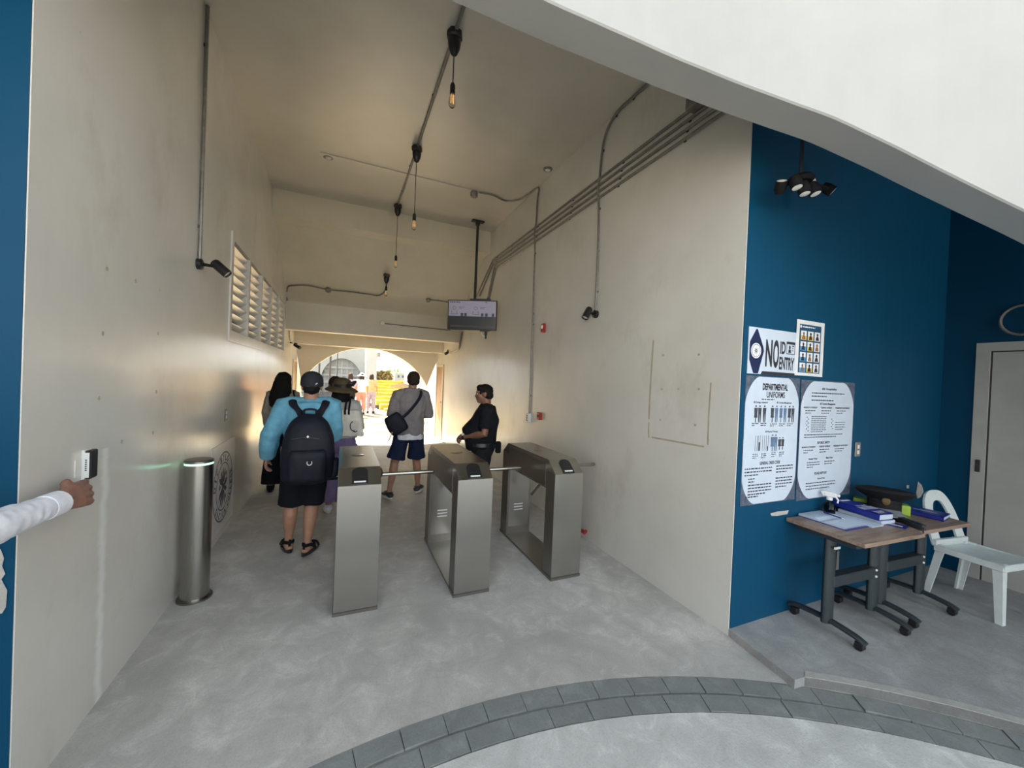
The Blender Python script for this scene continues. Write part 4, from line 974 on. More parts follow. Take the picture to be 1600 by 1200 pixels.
def book(name, loc, rz, w, d, h, label, ry=0, text=True):
    o = empty(name, loc, rz, label=label, cat='book'); o.rotation_euler = (0, ry, rz)
    b = MB(); b.box((-w/2+.006, -d/2+.004, .004), (w/2-.004, d/2-.004, h-.004)); b.build('page_block', M['paper'], o)
    b = MB(); b.box((-w/2, -d/2, 0), (w/2, d/2, .004)); b.box((-w/2, -d/2, h-.004), (w/2, d/2, h)); b.box((-w/2, -d/2, 0), (w/2, -d/2+.004, h)); b.build('cover', M['bluecover'], o)
    P = Print(frame((-w/2, -d/2, h), (1, 0, 0), (0, 1, 0)))
    if text:
        for k in range(4): P.rect(w*.55+k*.013, 0, w*.55+.006+k*.013, d, .0006)
        f = lambda cx, cy, ww, hh: (lambda a, c: (cx+hh*(1-c), cy+ww*a))
        P.text('VALIANT', 0, 0, 1, 1, .02, .0006, lambda a, c: (w*.44+.026*(1-c), d*.16+.11*a)); P.text('RECORD', 0, 0, 1, 1, .02, .0006, lambda a, c: (w*.80+.022*(1-c), d*.18+.10*a)); P.text('BOOK', 0, 0, 1, 1, .02, .0006, lambda a, c: (w*.88+.022*(1-c), d*.18+.07*a))
        P.rect(w*.10, d*.2, w*.17, d*.8, .0006)
    else: P.rect(w*.3, d*.45, w*.8, d*.55, .0006)
    P.build('lettering', M['silver'] if not text else M['white_p'], o); return o
book('record_book', (3.575, 1.575, TZ+.036), radians(-97), .31, .15, .045, 'thick royal blue record book with white lettering and stripes', radians(3))
b_ = empty('white_booklet', (3.585, 1.545, TZ), radians(-96), label='flat white booklet under the blue record book', cat='booklet')
b = MB(); b.box((-.15, -.07, 0), (.13, .075, .026), bev=.003); b.build('booklet', M['paper'], b_)
book('blue_book', (4.16, 1.45, TZ+.002), radians(-82), .26, .19, .03, 'dark blue book with white page edges at the right table end', 0, False)
o = empty('purple_leaflet', (3.60, 1.41, TZ+.001), radians(-80), label='small purple blue leaflet sticking out beyond the record book', cat='leaflet')
b = MB(); b.box((-.07, -.05, 0), (.08, .05, .003)); b.build('leaflet', M['bluecover'], o); P = Print(frame((0, 0, .003), (1, 0, 0), (0, 1, 0))); P.rect(-.03, -.03, .06, .0, .0006); P.build('print', M['silver'], o)
# spray bottle
p = tp(1272, 797); o = empty('spray_bottle', (p.x-.01, 1.68, TZ), radians(200), label='dark spray bottle with a white trigger head by the posters', cat='bottle')
b = MB(); b.lathe([(0, 0), (.036, 0), (.038, .006), (.038, .07), (.030, .09), (.016, .105), (.014, .115), (0, .115)], 18); b.build('body', M['smoke'], o, True)
b = MB(); b.lathe([(0, .112), (.019, .112), (.019, .130), (.012, .135), (0, .135)], 14); b.box((-.014, -.035, .135), (.014, .040, .168), bev=.006); b.box((-.009, .035, .146), (.009, .060, .164), bev=.003); b.prism([(-.035, .137), (-.052, .165), (-.03, .176), (.02, .172), (.02, .160), (-.02, .160)], -.011, .011, mx); b.build('trigger_head', M['white_p'], o, True)
b = MB(); b.tube([(0, .038, .140), (0, .05, .12), (0, .046, .098)], .006, 6); b.build('trigger', M['white_p'], o)
# peaked cap on a lime folder
p = tp(1370, 800); o = empty('lime_folder', (3.92, 1.60, TZ), radians(-58), label='lime green folder box behind the peaked cap', cat='folder')
b = MB(); b.box((-.17, -.02, 0), (.16, .055, .075), bev=.003); b.build('box', M['lime'], o); b = MB(); b.box((-.16, -.0215, .03), (-.09, -.02, .05)); b.build('label_strip', M['ink'], o)
o = empty('peaked_cap', (3.80, 1.535, TZ+.006), radians(-62), label='black peaked uniform cap with a gold badge on the table', cat='cap'); o.rotation_euler.x = radians(-7); o.scale = (1.05, 1.05, 1.38)
b = MB(); b.lathe([(0, .03), (.085, .03), (.088, .05), (.092, .085), (.135, .105), (.160, .125), (.150, .138), (.08, .148), (0, .15)], 32, sc=(1.02, .92)); b.build('crown', M['blackm'], o, True)
b = MB(); b.lathe([(0, .0), (.09, .0), (.092, .06), (0, .06)], 28, sc=(1, .92)); b.build('band', M['blackm'], o, True)
b = MB(); rg = []
for i in range(9):
    a = pi*(1.18+.64*i/8); rg.append([(.088*cos(a), .082*sin(a), .032), (.135*cos(a), .145*sin(a), .004), (.135*cos(a), .145*sin(a), .008), (.088*cos(a), .082*sin(a), .038)])
b.loft(rg); b.build('visor', plain('gloss_visor', (.16, .17, .20), .15), o, True)
b = MB(); b.lathe([(0, 0), (.024, 0), (.02, .004), (0, .006)], 16, Matrix.Translation((0, -.094, .078)) @ rotm(pi/2+.25, 0, 0)); b.build('badge', plain('dull_gold', (.10, .07, .025), .45, .5), o, True)
# metal detector wand
o = empty('detector_wand', (3.745, 1.43, TZ), radians(-117), label='black handheld detector wand lying across both tables', cat='detector')
b = MB(); b.prism([(-.19, -.042), (-.05, -.042), (.0, -.026), (.17, -.022), (.185, -.012), (.185, .014), (.17, .022), (.0, .024), (-.05, .036), (-.19, .040), (-.205, .02), (-.205, -.02)], 0, .036); b.build('body', M['black'], o)
b = MB(); b.tube(smooth_path([(.18, 0, .02), (.195, -.012, .01), (.205, -.02, -.01), (.21, -.025, -.04)]), .004, 6); b.build('strap', M['black'], o)

# ---------------------------------------------------------------- people
def lerp(a, b, t): return V(a)*(1-t)+V(b)*t
def add_hand(b, wrist, d, palm, side, curl=.5, s=1.0):
    "palm, four fingers and a thumb; d = direction of the fingers, palm = way the palm faces, side = way the thumb lies"
    d = V(d).normalized(); pn = V(palm); pn = (pn-d*pn.dot(d)).normalized(); sd = V(side); sd = (sd-d*sd.dot(d)-pn*sd.dot(pn)).normalized(); w = V(wrist)
    for k in range(4):
        t = (1.5-k)*.0205*s; a = w+sd*t*.55+d*.005*s; e = w+sd*t+d*(.092-.004*abs(k-1)-.006*(k == 3))*s
        b.tube([a, lerp(a, e, .5)-pn*.003*s, e], 0, 8, rads=[.0155*s, .0150*s, .0115*s], round_=True)
        p = e; L = (.070, .078, .073, .058)[k]*s; dirv = d.copy(); pts = [e]; ang = curl*(1+.12*k)
        for q, seg in enumerate((.45, .32, .26)):
            dirv = (Matrix.Rotation(ang*(.9 if q else .6)*1.25, 3, d.cross(pn)) @ dirv).normalized(); p = p+dirv*L*seg; pts.append(p)
        b.tube(pts, 0, 8, rads=[.0105*s, .0098*s, .0092*s, .0080*s], round_=True)
    t0 = w+sd*.018*s+d*.022*s; t1 = t0+(sd*.75+d*.85+pn*.35).normalized()*.042*s; t2 = t1+(d*.95+sd*.15+pn*.35*(1+curl)).normalized()*.032*s; t3 = t2+(d*.9-sd*.15+pn*.4*(1+curl)).normalized()*.026*s
    b.tube([t0, t1, t2, t3], 0, 8, rads=[.0165*s, .0135*s, .0112*s, .0090*s], round_=True)

DEF = dict(pelvis=(0, 0, .92), chest=(0, 0, 1.25), neck=(0, -.01, 1.43), head=(0, .02, 1.565),
           shl=(-.185, -.01, 1.375), shr=(.185, -.01, 1.375), ell=(-.235, -.04, 1.11), elr=(.235, -.04, 1.11), wrl=(-.245, .03, .87), wrr=(.245, .03, .87),
           hpl=(-.09, 0, .87), hpr=(.09, 0, .87), knl=(-.105, .015, .47), knr=(.105, .015, .47), anl=(-.11, -.02, .085), anr=(.11, -.02, .085), tol=(-.14, .14, .02), tor=(.14, .14, .02))
def person(name, loc, rz, label, J=None, bulk=1.0, belly=0, fem=False, skin='skin', voxel=.0085, hair=None, yaw=0, pitch=0, handl=None, handr=None, legs=True, curl=.35):
    j = {k: V(v) for k, v in DEF.items()}
    for k, v in (J or {}).items(): j[k] = V(v)
    o = empty(name, loc, rz, label=label, cat='person')
    b = MB(); pe, ch, nk = j['pelvis'], j['chest'], j['neck']; k = bulk
    def rw(t, hw, hd, dy=0):
        c = lerp(pe, nk, t); return (c.z, c.x, c.y+dy, hw*k, hd*k)
    b.rows([rw(-.22, .06, .06), rw(-.14, .125, .095, -.005), rw(0, .155 if not fem else .165, .112, -.01), rw(.22, .135 if not fem else .125, .10+belly*.6, belly*.5), rw(.40, .138 if not fem else .12, .105+belly*.7, belly*.6),
            rw(.62, .158 if not fem else .138, .115+belly*.2, .005), rw(.80, .165 if not fem else .145, .10), rw(.92, .12, .075, -.01), rw(1.02, .06, .06, -.01)])
    H = j['head']; hm = Matrix.Translation(H) @ Matrix.Rotation(yaw, 4, 'Z') @ Matrix.Rotation(pitch, 4, 'X')
    b.tube([nk-V((0, .0, .05)), lerp(nk, H, .45)-V((0, .012, 0)), H-V((0, .015, .03))], .054*(.9 if fem else 1)*min(k, 1.15), 14)
    h = MB()
    h.ell((0, -.012, .025), (.075, .095, .085), sub=3); h.ell((0, .025, -.035), (.060, .072, .078), sub=3); h.ell((0, .058, -.088), (.034, .032, .025)); h.ell((0, .066, -.058), (.038, .026, .030)); h.ell((0, .066, .022), (.055, .028, .022))
    h.tube([(0, .086, .014), (0, .098, -.014), (0, .104, -.030)], 0, 8, rads=[.007, .009, .0115], round_=True); h.ell((-.012, .094, -.033), (.009, .009, .007)); h.ell((.012, .094, -.033), (.009, .009, .007))
    h.ell((0, .089, -.057), (.024, .010, .0055)); h.ell((0, .087, -.067), (.021, .010, .0065))
    for s in (-1, 1):
        h.ell((s*.078, -.012, -.012), (.010, .020, .032)); h.ell((s*.046, .058, -.025), (.022, .024, .020)); h.tube([(s*.012, .093, .022), (s*.034, .090, .026), (s*.052, .074, .018)], .006, 6, round_=True)
    h.xf(hm); tm = bpy.data.meshes.new('x'); h.bm.to_mesh(tm); h.bm.free(); b.bm.from_mesh(tm); JUNK.append(tm)
    for q, sg in (('l', -1), ('r', 1)):
        S, E, Wr = j['sh'+q], j['el'+q], j['wr'+q]; fk = .86 if fem else 1.0
        b.tube([S+V((-sg*.04, 0, .0)), S, lerp(S, E, .35), lerp(S, E, .75), E, lerp(E, Wr, .25), lerp(E, Wr, .65), Wr], 0, 12, rads=[.058*fk*k, .058*fk*k, .050*fk*k, .043*fk*k, .040*fk*k, .042*fk*k, .034*fk, .027*fk], round_=True)
        hd = (handl, handr)[sg > 0]
        d, pn, sd = hd[:3] if hd else ((Wr-E).normalized(), (-sg, 0, 0), (0, 1, .1)); hs = hd[4] if hd and len(hd) > 4 else .95*fk
        add_hand(b, Wr, d, pn, sd, curl if not hd else (curl if len(hd) < 4 else hd[3]), hs)
        Hp, K, A, T = j['hp'+q], j['kn'+q], j['an'+q], j['to'+q]
        back = V((0, -.02, 0))
        b.tube([Hp, lerp(Hp, K, .35), lerp(Hp, K, .8), K, lerp(K, A, .25)+back, lerp(K, A, .5)+back*.6, lerp(K, A, .85), A-V((0, 0, .03))], 0, 14, rads=[.088*k, .080*k, .060*k, .055*k, .055*k, .048*k, .034, .036], round_=True)
        fd = (T-A); fd.z = 0; fd.normalize(); he = A-fd*.035; he.z = A.z-.045; te = A+fd*.155; te.z = A.z-.062
        b.tube([he, lerp(he, te, .4)+V((0, 0, .012)), lerp(he, te, .8), te], 0, 12, flat=((0, 0, 1), .62), rads=[.036, .042, .044, .032], round_=True)
    b.organic('body', M[skin], o, voxel, 3)
    for s in (-1, 1):
        e = MB(); e.ell((0, -.003, 0), (.012, .011, .009)); e.xf(hm @ Matrix.Translation((s*.031, .079, .003))); ey = e.build('eye', M['eye'], o, 'all'); e = MB(); e.ell((0, .0048, 0), (.0052, .005, .0052)); e.xf(hm @ Matrix.Translation((s*.031, .079, .003))); e.build('iris', M['ink'], ey)
    o['_'] = 0; del o['_']
    return o, j, hm
def hair_short(o, hm, mat, vol=1.0, low=-.05):
    b = MB(); b.ell((0, -.018, .035), (.084*vol, .102*vol, .088*vol), sub=3); b.ell((0, -.045, -.02), (.078*vol, .070, .060), sub=3)
    b.ell((0, .035, .075), (.066*vol, .055, .045*vol)); b.xf(hm); b.organic('hair', mat, o, .008, 2, (.010, 45))
def garment_top(o, j, mat, name, hem, sleeve, bulk=1.0, ease=.02, fem=False, belly=0, collar=True, vox=.009, wr=(.009, 9), hemw=.0, hood=False, arm_ease=.016):
    b = MB(); pe, nk = j['pelvis'], j['neck']; k = bulk; e = ease
    def rw(z, hw, hd, dy=0):
        t = (z-pe.z)/(nk.z-pe.z); c = lerp(pe, nk, t); return (z, c.x, c.y+dy, hw*k+e, hd*k+e)
    zs = lambda t: pe.z+(nk.z-pe.z)*t
    rows = [rw(hem, .150+hemw, .108+hemw+belly*.35, belly*.3)]
    for t, a, d, y in ((0, .158+hemw*.6, .114+hemw*.6+belly*.4, belly*.3), (.22, .142+hemw*.3, .106+belly*.65, belly*.5), (.40, .142, .108+belly*.75, belly*.6), (.62, .160 if not fem else .142, .117+belly*.25, 0), (.80, .168 if not fem else .150, .103, 0), (.92, .128, .08, -.01), (1.0, .072, .066, -.01)):
        if zs(t) > hem+.02: rows.append(rw(zs(t), a, d, y))
    b.rows(rows)
    for q, sg in (('l', -1), ('r', 1)):
        S, E, Wr = j['sh'+q], j['el'+q], j['wr'+q]; a = arm_ease; fk = .88 if fem else 1.0
        pts = [S+V((-sg*.05, 0, .005)), S, lerp(S, E, .35)]; rd = [.062*fk*k+a, .060*fk*k+a, .052*fk*k+a]
        if sleeve <= .5: pts.append(lerp(S, E, .35+sleeve)); rd.append(.054*fk*k+a)
        else:
            pts += [lerp(S, E, .75), E]; rd += [.047*fk*k+a, .045*fk*k+a]
            f = (sleeve-.5)*2; pts += [lerp(E, Wr, f*.5), lerp(E, Wr, f)]; rd += [.044*fk*k+a, .033*fk+a]
        b.tube(pts, 0, 14, rads=rd)
    b.tube([j['shl']+V((.03, 0, .012)), nk-V((0, -.005, .045)), j['shr']+V((-.03, 0, .012))], .056*min(k, 1.1)+e*.6, 14)
    if collar: b.tube([nk-V((0, .0, .045)), nk+V((0, -.004, .022))], .070*min(k, 1.1), 16)
    if hood:
        b.tube([nk+V((-.09, .02, .01)), nk+V((-.085, -.05, .02)), nk+V((0, -.095, .015)), nk+V((.085, -.05, .02)), nk+V((.09, .02, .01))], .034, 10, round_=True)
    return b.organic(name, mat, o, vox, 4, wr)
def garment_legs(o, j, mat, name, waist, frac, bulk=1.0, ease=.018, flare=.0, vox=.009, wr=(.009, 9)):
    "frac: 1 = at the knee, 2 = at the ankle"
    b = MB(); pe, nk = j['pelvis'], j['neck']; k = bulk
    def rw(z, hw, hd, dy=0):
        t = (z-pe.z)/(nk.z-pe.z); c = lerp(pe, nk, t); return (z, c.x, c.y+dy, hw*k+ease, hd*k+ease)
    b.rows([rw(pe.z-.13, .125, .10, -.005), rw(pe.z-.06, .150, .112, -.008), rw(pe.z, .158, .115, -.01), rw(waist, .148, .108)])
    for q in 'lr':
        Hp, K, A = j['hp'+q], j['kn'+q], j['an'+q]
        pts = [Hp, lerp(Hp, K, .35)]; rd = [.092*k+ease, .086*k+ease]
        if frac <= 1.2: pts += [lerp(Hp, K, .7*frac), lerp(Hp, K, frac)]; rd += [.078*k+ease+flare*.5, .074*k+ease+flare]
        else: pts += [lerp(Hp, K, .8), K, lerp(K, A, (frac-1)*.5), lerp(K, A, frac-1)]; rd += [.072*k+ease, .066*k+ease+flare*.3, .06*k+ease+flare*.7, .05*k+ease+flare]
        b.tube(pts, 0, 16, rads=rd)
    return b.organic(name, mat, o, vox, 4, wr)
def shoes(o, j, mat, sole, sandal=False, h=.0):
    for q in 'lr':
        A, T = j['an'+q], j['to'+q]; fd = (T-A); fd.z = 0; fd.normalize(); sdv = V((fd.y, -fd.x, 0)); z0 = A.z-.085
        b = MB(); c = A+fd*.06; out = []
        for i in range(20):
            t = 2*pi*i/20; y = cos(t)*.135; x = sin(t)*(.046+.008*cos(t)); out.append(c+fd*y+sdv*x)
        b.loft([[(p.x, p.y, z0) for p in out], [(p.x, p.y, z0+.026) for p in out]]); s = b.build('sole', sole, o, True)
        if sandal:
            for dy, zz in ((.125, .05), (.06, .075)):
                b = MB(); m0 = A+fd*dy; b.tube(smooth_path([m0+sdv*.047+V((0, 0, z0+.02-A.z)), m0+sdv*.03+V((0, 0, z0+zz-A.z+.005)), m0+V((0, 0, z0+zz+.016-A.z)), m0-sdv*.03+V((0, 0, z0+zz-A.z+.005)), m0-sdv*.047+V((0, 0, z0+.02-A.z))], 4), .006, 8, flat=((fd.x, fd.y, 0), 2.6)); b.build('strap', mat, s)
            b = MB(); b.tube(smooth_path([A+fd*.05+sdv*.045+V((0, 0, -.04)), A+sdv*.042+V((0, 0, -.005)), A-fd*.048+V((0, 0, .0)), A-sdv*.042+V((0, 0, -.005)), A+fd*.05-sdv*.045+V((0, 0, -.04))], 4), .006, 8, flat=((0, 0, 1), 2.6)); b.build('strap', mat, s)
            b = MB(); b.tube([A-fd*.052+V((0, 0, -.065)), A-fd*.054+V((0, 0, .03))], .010, 8, flat=((fd.x, fd.y, 0), .4)); b.build('strap', mat, s)
        else:
            b = MB(); b.tube([A-fd*.045+V((0, 0, -.035)), A+fd*.03+V((0, 0, -.02)), A+fd*.10+V((0, 0, -.045)), A+fd*.165+V((0, 0, -.058))], 0, 14, rads=[.046, .052, .05, .036], flat=((0, 0, 1), .75), round_=True)
            b.tube([A+V((0, 0, -.03)), A+V((0, 0, .0+h))], .050, 14); b.organic('shoe', mat, s, .007, 2)

# man in the blue shirt
SK = cloth('sky_blue_shirt', (.12, .32, .45)); BK = cloth('black_cloth', (.006, .007, .010)); BKN = cloth('navy_black_nylon', (.008, .010, .018), rough=.6)
o, j, hm = person('person', (-.27, 3.97, 0), radians(2), 'man in a sky blue shirt, dark cap and black shorts walking away with a backpack',
    dict(pelvis=(0, 0, .88), chest=(0, 0, 1.2), neck=(.01, -.01, 1.385), head=(.02, .0, 1.525), shl=(-.185, -.01, 1.335), shr=(.195, -.01, 1.345), ell=(-.285, -.05, 1.10), elr=(.225, .0, 1.08), wrl=(-.315, .05, .865), wrr=(.10, .20, 1.13),
         hpl=(-.09, 0, .83), hpr=(.085, 0, .83), knl=(-.115, .03, .45), knr=(.055, .02, .45), anl=(-.125, .06, .10), anr=(.03, -.06, .10), tol=(-.165, .22, .03), tor=(.10, .09, .03)), bulk=1.10, curl=.45)
garment_top(o, j, SK, 'shirt', .80, .97, 1.10, .032, collar=True, wr=(.013, 8), arm_ease=.026)
garment_legs(o, j, BK, 'shorts', .93, 1.0, 1.10, .014, .012)
shoes(o, j, BK, M['black'], True)
hair_short(o, hm, M['hair'], .90)
b = MB(); b.rows([(.0, 0, -.008, .093, .117), (.03, 0, -.012, .095, .117), (.075, 0, -.014, .089, .110), (.11, 0, -.014, .068, .083), (.130, 0, -.014, .034, .042), (.136, 0, -.014, .006, .008)], 28, 2.0); b.xf(hm); cp = b.build('cap', cloth('charcoal_cap', (.022, .025, .032)), o, 'all')
b = MB(); rg = []
for i in range(9):
    a = pi*(.18+.64*i/8); rg.append([(.085*cos(a), .09*sin(a), .006), (.095*cos(a), .175*sin(a)**.8, -.008), (.095*cos(a), .175*sin(a)**.8, -.003), (.085*cos(a), .09*sin(a), .014)])
b.loft(rg); b.xf(hm); b.build('brim', M['charcoal_cap'], cp, True)
b = MB(); b.tube([hm @ V(q) for q in ((-.075, -.078, .004), (-.03, -.114, .0), (.03, -.114, .0), (.075, -.078, .004))], .008, 8, flat=((0, 0, 1), 1.4)); b.build('strap', M['black'], cp); b = MB(); b.tube([hm @ V((.03, -.118, .018)), hm @ V((.045, -.112, .03))], .006, 6); b.build('cap_logo', M['white_p'], cp)
# backpack
bp = empty('backpack', (-.27, 3.97, .70), radians(2), label='big black backpack on the back of the man in blue', cat='backpack')
b = MB(); b.rows([(.02, .02, -.25, .15, .10), (.0, .02, -.25, .12, .07), ][::-1] + [(.06, .02, -.26, .195, .13), (.25, .02, -.265, .205, .14), (.42, .02, -.26, .185, .125), (.52, .02, -.245, .145, .105), (.575, .02, -.23, .085, .07), (.59, .02, -.225, .04, .04)], 28, 3); b.organic('main_body', M['navy_black_nylon'], bp, .011, 3, (.008, 9))
b = MB(); b.rows([(.04, .02, -.375, .12, .035), (.08, .02, -.395, .14, .045), (.26, .02, -.40, .14, .045), (.31, .02, -.385, .12, .035)], 24, 3.5); b.organic('front_pocket', M['navy_black_nylon'], bp, .010, 3, (.006, 10))
b = MB(); b.rows([(.04, .205, -.25, .04, .07), (.1, .225, -.25, .045, .075), (.2, .22, -.25, .04, .07)], 20, 3); b.organic('side_pocket', M['navy_black_nylon'], bp, .010, 3, (.006, 10))
for s, px in ((-1, 'l'), (1, 'r')):
    b = MB(); b.tube(smooth_path([(s*.06+.02, -.19, .565), (s*.085+.02, -.155, .61), (s*.125+.01, -.125, .665), (s*.135+.01, -.03, .70), (s*.135+.01, .09, .655), (s*.15+.01, .155, .52), (s*.17+.01, .15, .35), (s*.19+.01, .0, .16), (s*.17+.02, -.14, .08)], 6), .034, 10, flat=((0, -.35, .93), .28)); b.build('shoulder_strap', M['navy_black_nylon'], bp, True)
b = MB(); b.tube(smooth_path([(-.03, -.20, .58), (-.02, -.215, .625), (.06, -.215, .625), (.07, -.20, .58)]), .010, 8); b.build('handle', M['navy_black_nylon'], bp)
b = MB(); b.tube([(-.10, -.385, .40), (-.02, -.40, .415), (.10, -.385, .40)], .004, 6); b.build('zip', M['dgrey'], bp)
P = Print(frame((.015, -.402, .42), (1, 0, 0), (0, 0, 1))); P.poly([(-.010, 0), (0, -.012), (.010, 0), (0, .012)]); P.build('logo', M['white_p'], bp)
b = MB(); b.tube([(.035+.018*cos(t*pi/6), -.452, .215+.020*sin(t*pi/6)) for t in range(5, 14)], .0035, 6); b.build('logo_ring', M['lens'], bp)
b = MB(); b.box((.17, -.10, -.03), (.27, .02, .10), bev=.015); hb2 = b.build('hip_pouch', M['navy_black_nylon'], bp)
for z in (.0, .022):
    b = MB(); b.box((.185, -.1022, z), (.262, -.10, z+.008)); b.build('white_stripe', M['white_p'], hb2)

# woman in the hat
GR = cloth('pale_grey_knit', (.42, .42, .42)); PU = cloth('purple_cotton', (.17, .13, .26)); CR = cloth('cream_canvas', (.62, .60, .54)); OL = cloth('olive_straw', (.085, .065, .038)); WT = cloth('white_cotton', (.66, .67, .72))
o, j, hm = person('person', (.0, 5.0, 0), radians(-4), 'woman in a brown sun hat, grey cardigan and purple trousers carrying a tote bag',
    dict(pelvis=(0, 0, .86), neck=(0, -.01, 1.32), head=(.0, .01, 1.455), shl=(-.155, 0, 1.275), shr=(.155, 0, 1.275), ell=(-.20, -.03, 1.04), elr=(.215, -.02, 1.03), wrl=(-.14, .14, .98), wrr=(.13, .15, 1.05),
         hpl=(-.085, 0, .81), hpr=(.085, 0, .81), knl=(-.09, .04, .45), knr=(.09, .0, .45), anl=(-.10, .02, .10), anr=(.09, -.05, .10), tol=(-.13, .18, .03), tor=(.12, .11, .03)), fem=True, bulk=.98)
garment_top(o, j, GR, 'cardigan', .90, .95, .98, .026, True, wr=(.014, 9), hemw=.01, arm_ease=.024); garment_legs(o, j, PU, 'wide_trousers', .92, 1.88, .98, .018, .045, wr=(.012, 10)); shoes(o, j, WT, M['white_p'])
b = MB(); b.ell((0, -.02, .02), (.088, .108, .095), sub=3); b.rows([(-.22, -.03, -.055, .06, .04), (-.12, -.01, -.06, .105, .055), (.0, 0, -.045, .095, .07)], 20, 2); b.xf(hm); b.organic('hair', M['hair'], o, .009, 3, (.010, 40))
b = MB(); b.lathe([(0, .145), (.05, .142), (.085, .125), (.10, .08), (.105, .045), (.145, .025), (.185, .0), (.18, -.004), (.10, .03), (0, .04)], 36, rotm(.12, .08, 0) @ Matrix.Translation((0, -.01, .0)), (1, 1.08)); b.xf(hm); ht = b.build('sun_hat', OL, o, 'all')
b = MB(); b.lathe([(.106, .045), (.106, .075), (.1, .08), (.1, .05)], 30, rotm(.12, .08, 0) @ Matrix.Translation((0, -.01, .0)), (1, 1.08)); b.tube([(.06, -.10, .06), (.13, -.13, .07), (.15, -.10, .10), (.08, -.09, .075)], .02, 8); b.xf(hm); b.build('ribbon', M['black'], ht, True)
tb = empty('tote_bag', (.105, 4.86, .93), radians(-8), label='cream canvas tote bag with dark ring print on the hat woman shoulder', cat='bag')
b = MB(); b.rows([(.0, 0, 0, .135, .03), (.015, 0, 0, .15, .045), (.18, 0, 0, .128, .04), (.30, 0, 0, .10, .03)], 24, 3.2); b.organic('bag_body', CR, tb, .008, 3, (.006, 10))
for x in (-.055, -.015):
    b = MB(); b.tube(smooth_path([(x, -.034, .25), (x, -.038, .30), (x+.01, -.03, .42), (x+.015, .07, .455), (x+.015, .15, .40)], 5), .011, 8, flat=((0, 1, 0), .3)); b.build('strap', M['black_cloth'], tb)
b = MB(); b.tube([(.045+.04*cos(t*pi/10), -.047+.0, .12+.055*sin(t*pi/10)) for t in range(6, 17)], .006, 6, flat=((0, 1, 0), .4)); b.tube([(.03+.022*cos(t*pi/10)+.03, -.047, .075+.022*sin(t*pi/10)) for t in range(10, 20)], .006, 6, flat=((0, 1, 0), .4)); b.build('ring_print', M['navy'], tb)

# long haired woman by the left wall
TA = cloth('taupe_knit', (.27, .25, .22))
o, j, hm = person('person', (-.735, 6.15, 0), radians(-6), 'woman with long black hair, taupe top and black trousers by the left wall',
    dict(pelvis=(0, 0, .89), neck=(0, -.01, 1.375), head=(0, .01, 1.51), shl=(-.15, 0, 1.325), shr=(.15, 0, 1.325), ell=(-.19, -.03, 1.08), elr=(.19, -.03, 1.08), wrl=(-.19, .06, .86), wrr=(.17, .10, .90)), fem=True, bulk=.97)
garment_top(o, j, TA, 'top', .93, .92, .97, .022, True); garment_legs(o, j, BK, 'wide_trousers', .95, 1.95, .97, .02, .05); shoes(o, j, BK, M['black'])
b = MB(); b.ell((0, -.02, .03), (.098, .115, .102), sub=3); b.rows([(-.40, -.045, -.10, .055, .03), (-.30, -.03, -.105, .115, .05), (-.16, -.015, -.085, .13, .06), (-.02, -.005, -.05, .108, .08), (.05, 0, -.03, .095, .09)], 24, 2); b.xf(hm); b.organic('long_hair', M['hair'], o, .010, 3, (.012, 30))
sb = empty('shoulder_bag', (-.66, 6.0, .80), radians(-6), label='black shoulder bag hanging on the long haired woman', cat='bag')
b = MB(); b.rows([(.0, .17, .12, .06, .10), (.02, .17, .12, .075, .12), (.22, .17, .12, .07, .11), (.25, .17, .12, .05, .09)], 20, 3); b.organic('bag_body', BK, sb, .01, 3)
b = MB(); b.tube(smooth_path([(.17, .03, .24), (.12, -.02, .40), (.06, .03, .56), (.05, .13, .59), (.07, .27, .5), (.17, .22, .25)], 6), .011, 8, flat=((0, 1, .2), .35)); b.build('strap', BK, sb)

# brown haired person ahead of the hat woman
o, j, hm = person('person', (-.10, 6.3, 0), radians(0), 'person with tied brown hair and a white top, mostly hidden ahead of the hat woman',
    dict(pelvis=(0, 0, .87), neck=(0, -.01, 1.35), head=(0, .01, 1.48), shl=(-.155, 0, 1.30), shr=(.155, 0, 1.30), ell=(-.20, -.03, 1.05), elr=(.20, -.03, 1.05), wrl=(-.19, .08, .85), wrr=(.15, .16, 1.0)), fem=True, bulk=.97, yaw=.5)
garment_top(o, j, WT, 'white_top', .88, .40, .97, .022, True); garment_legs(o, j, GR, 'trousers', .92, 1.95, .97, .018, .02); shoes(o, j, WT, M['white_p'])
b = MB(); b.ell((0, -.02, .03), (.090, .108, .098), sub=3); b.ell((0, -.12, .07), (.042, .042, .042)); b.xf(hm); b.organic('tied_hair', M['hair_b'], o, .009, 2, (.010, 40))

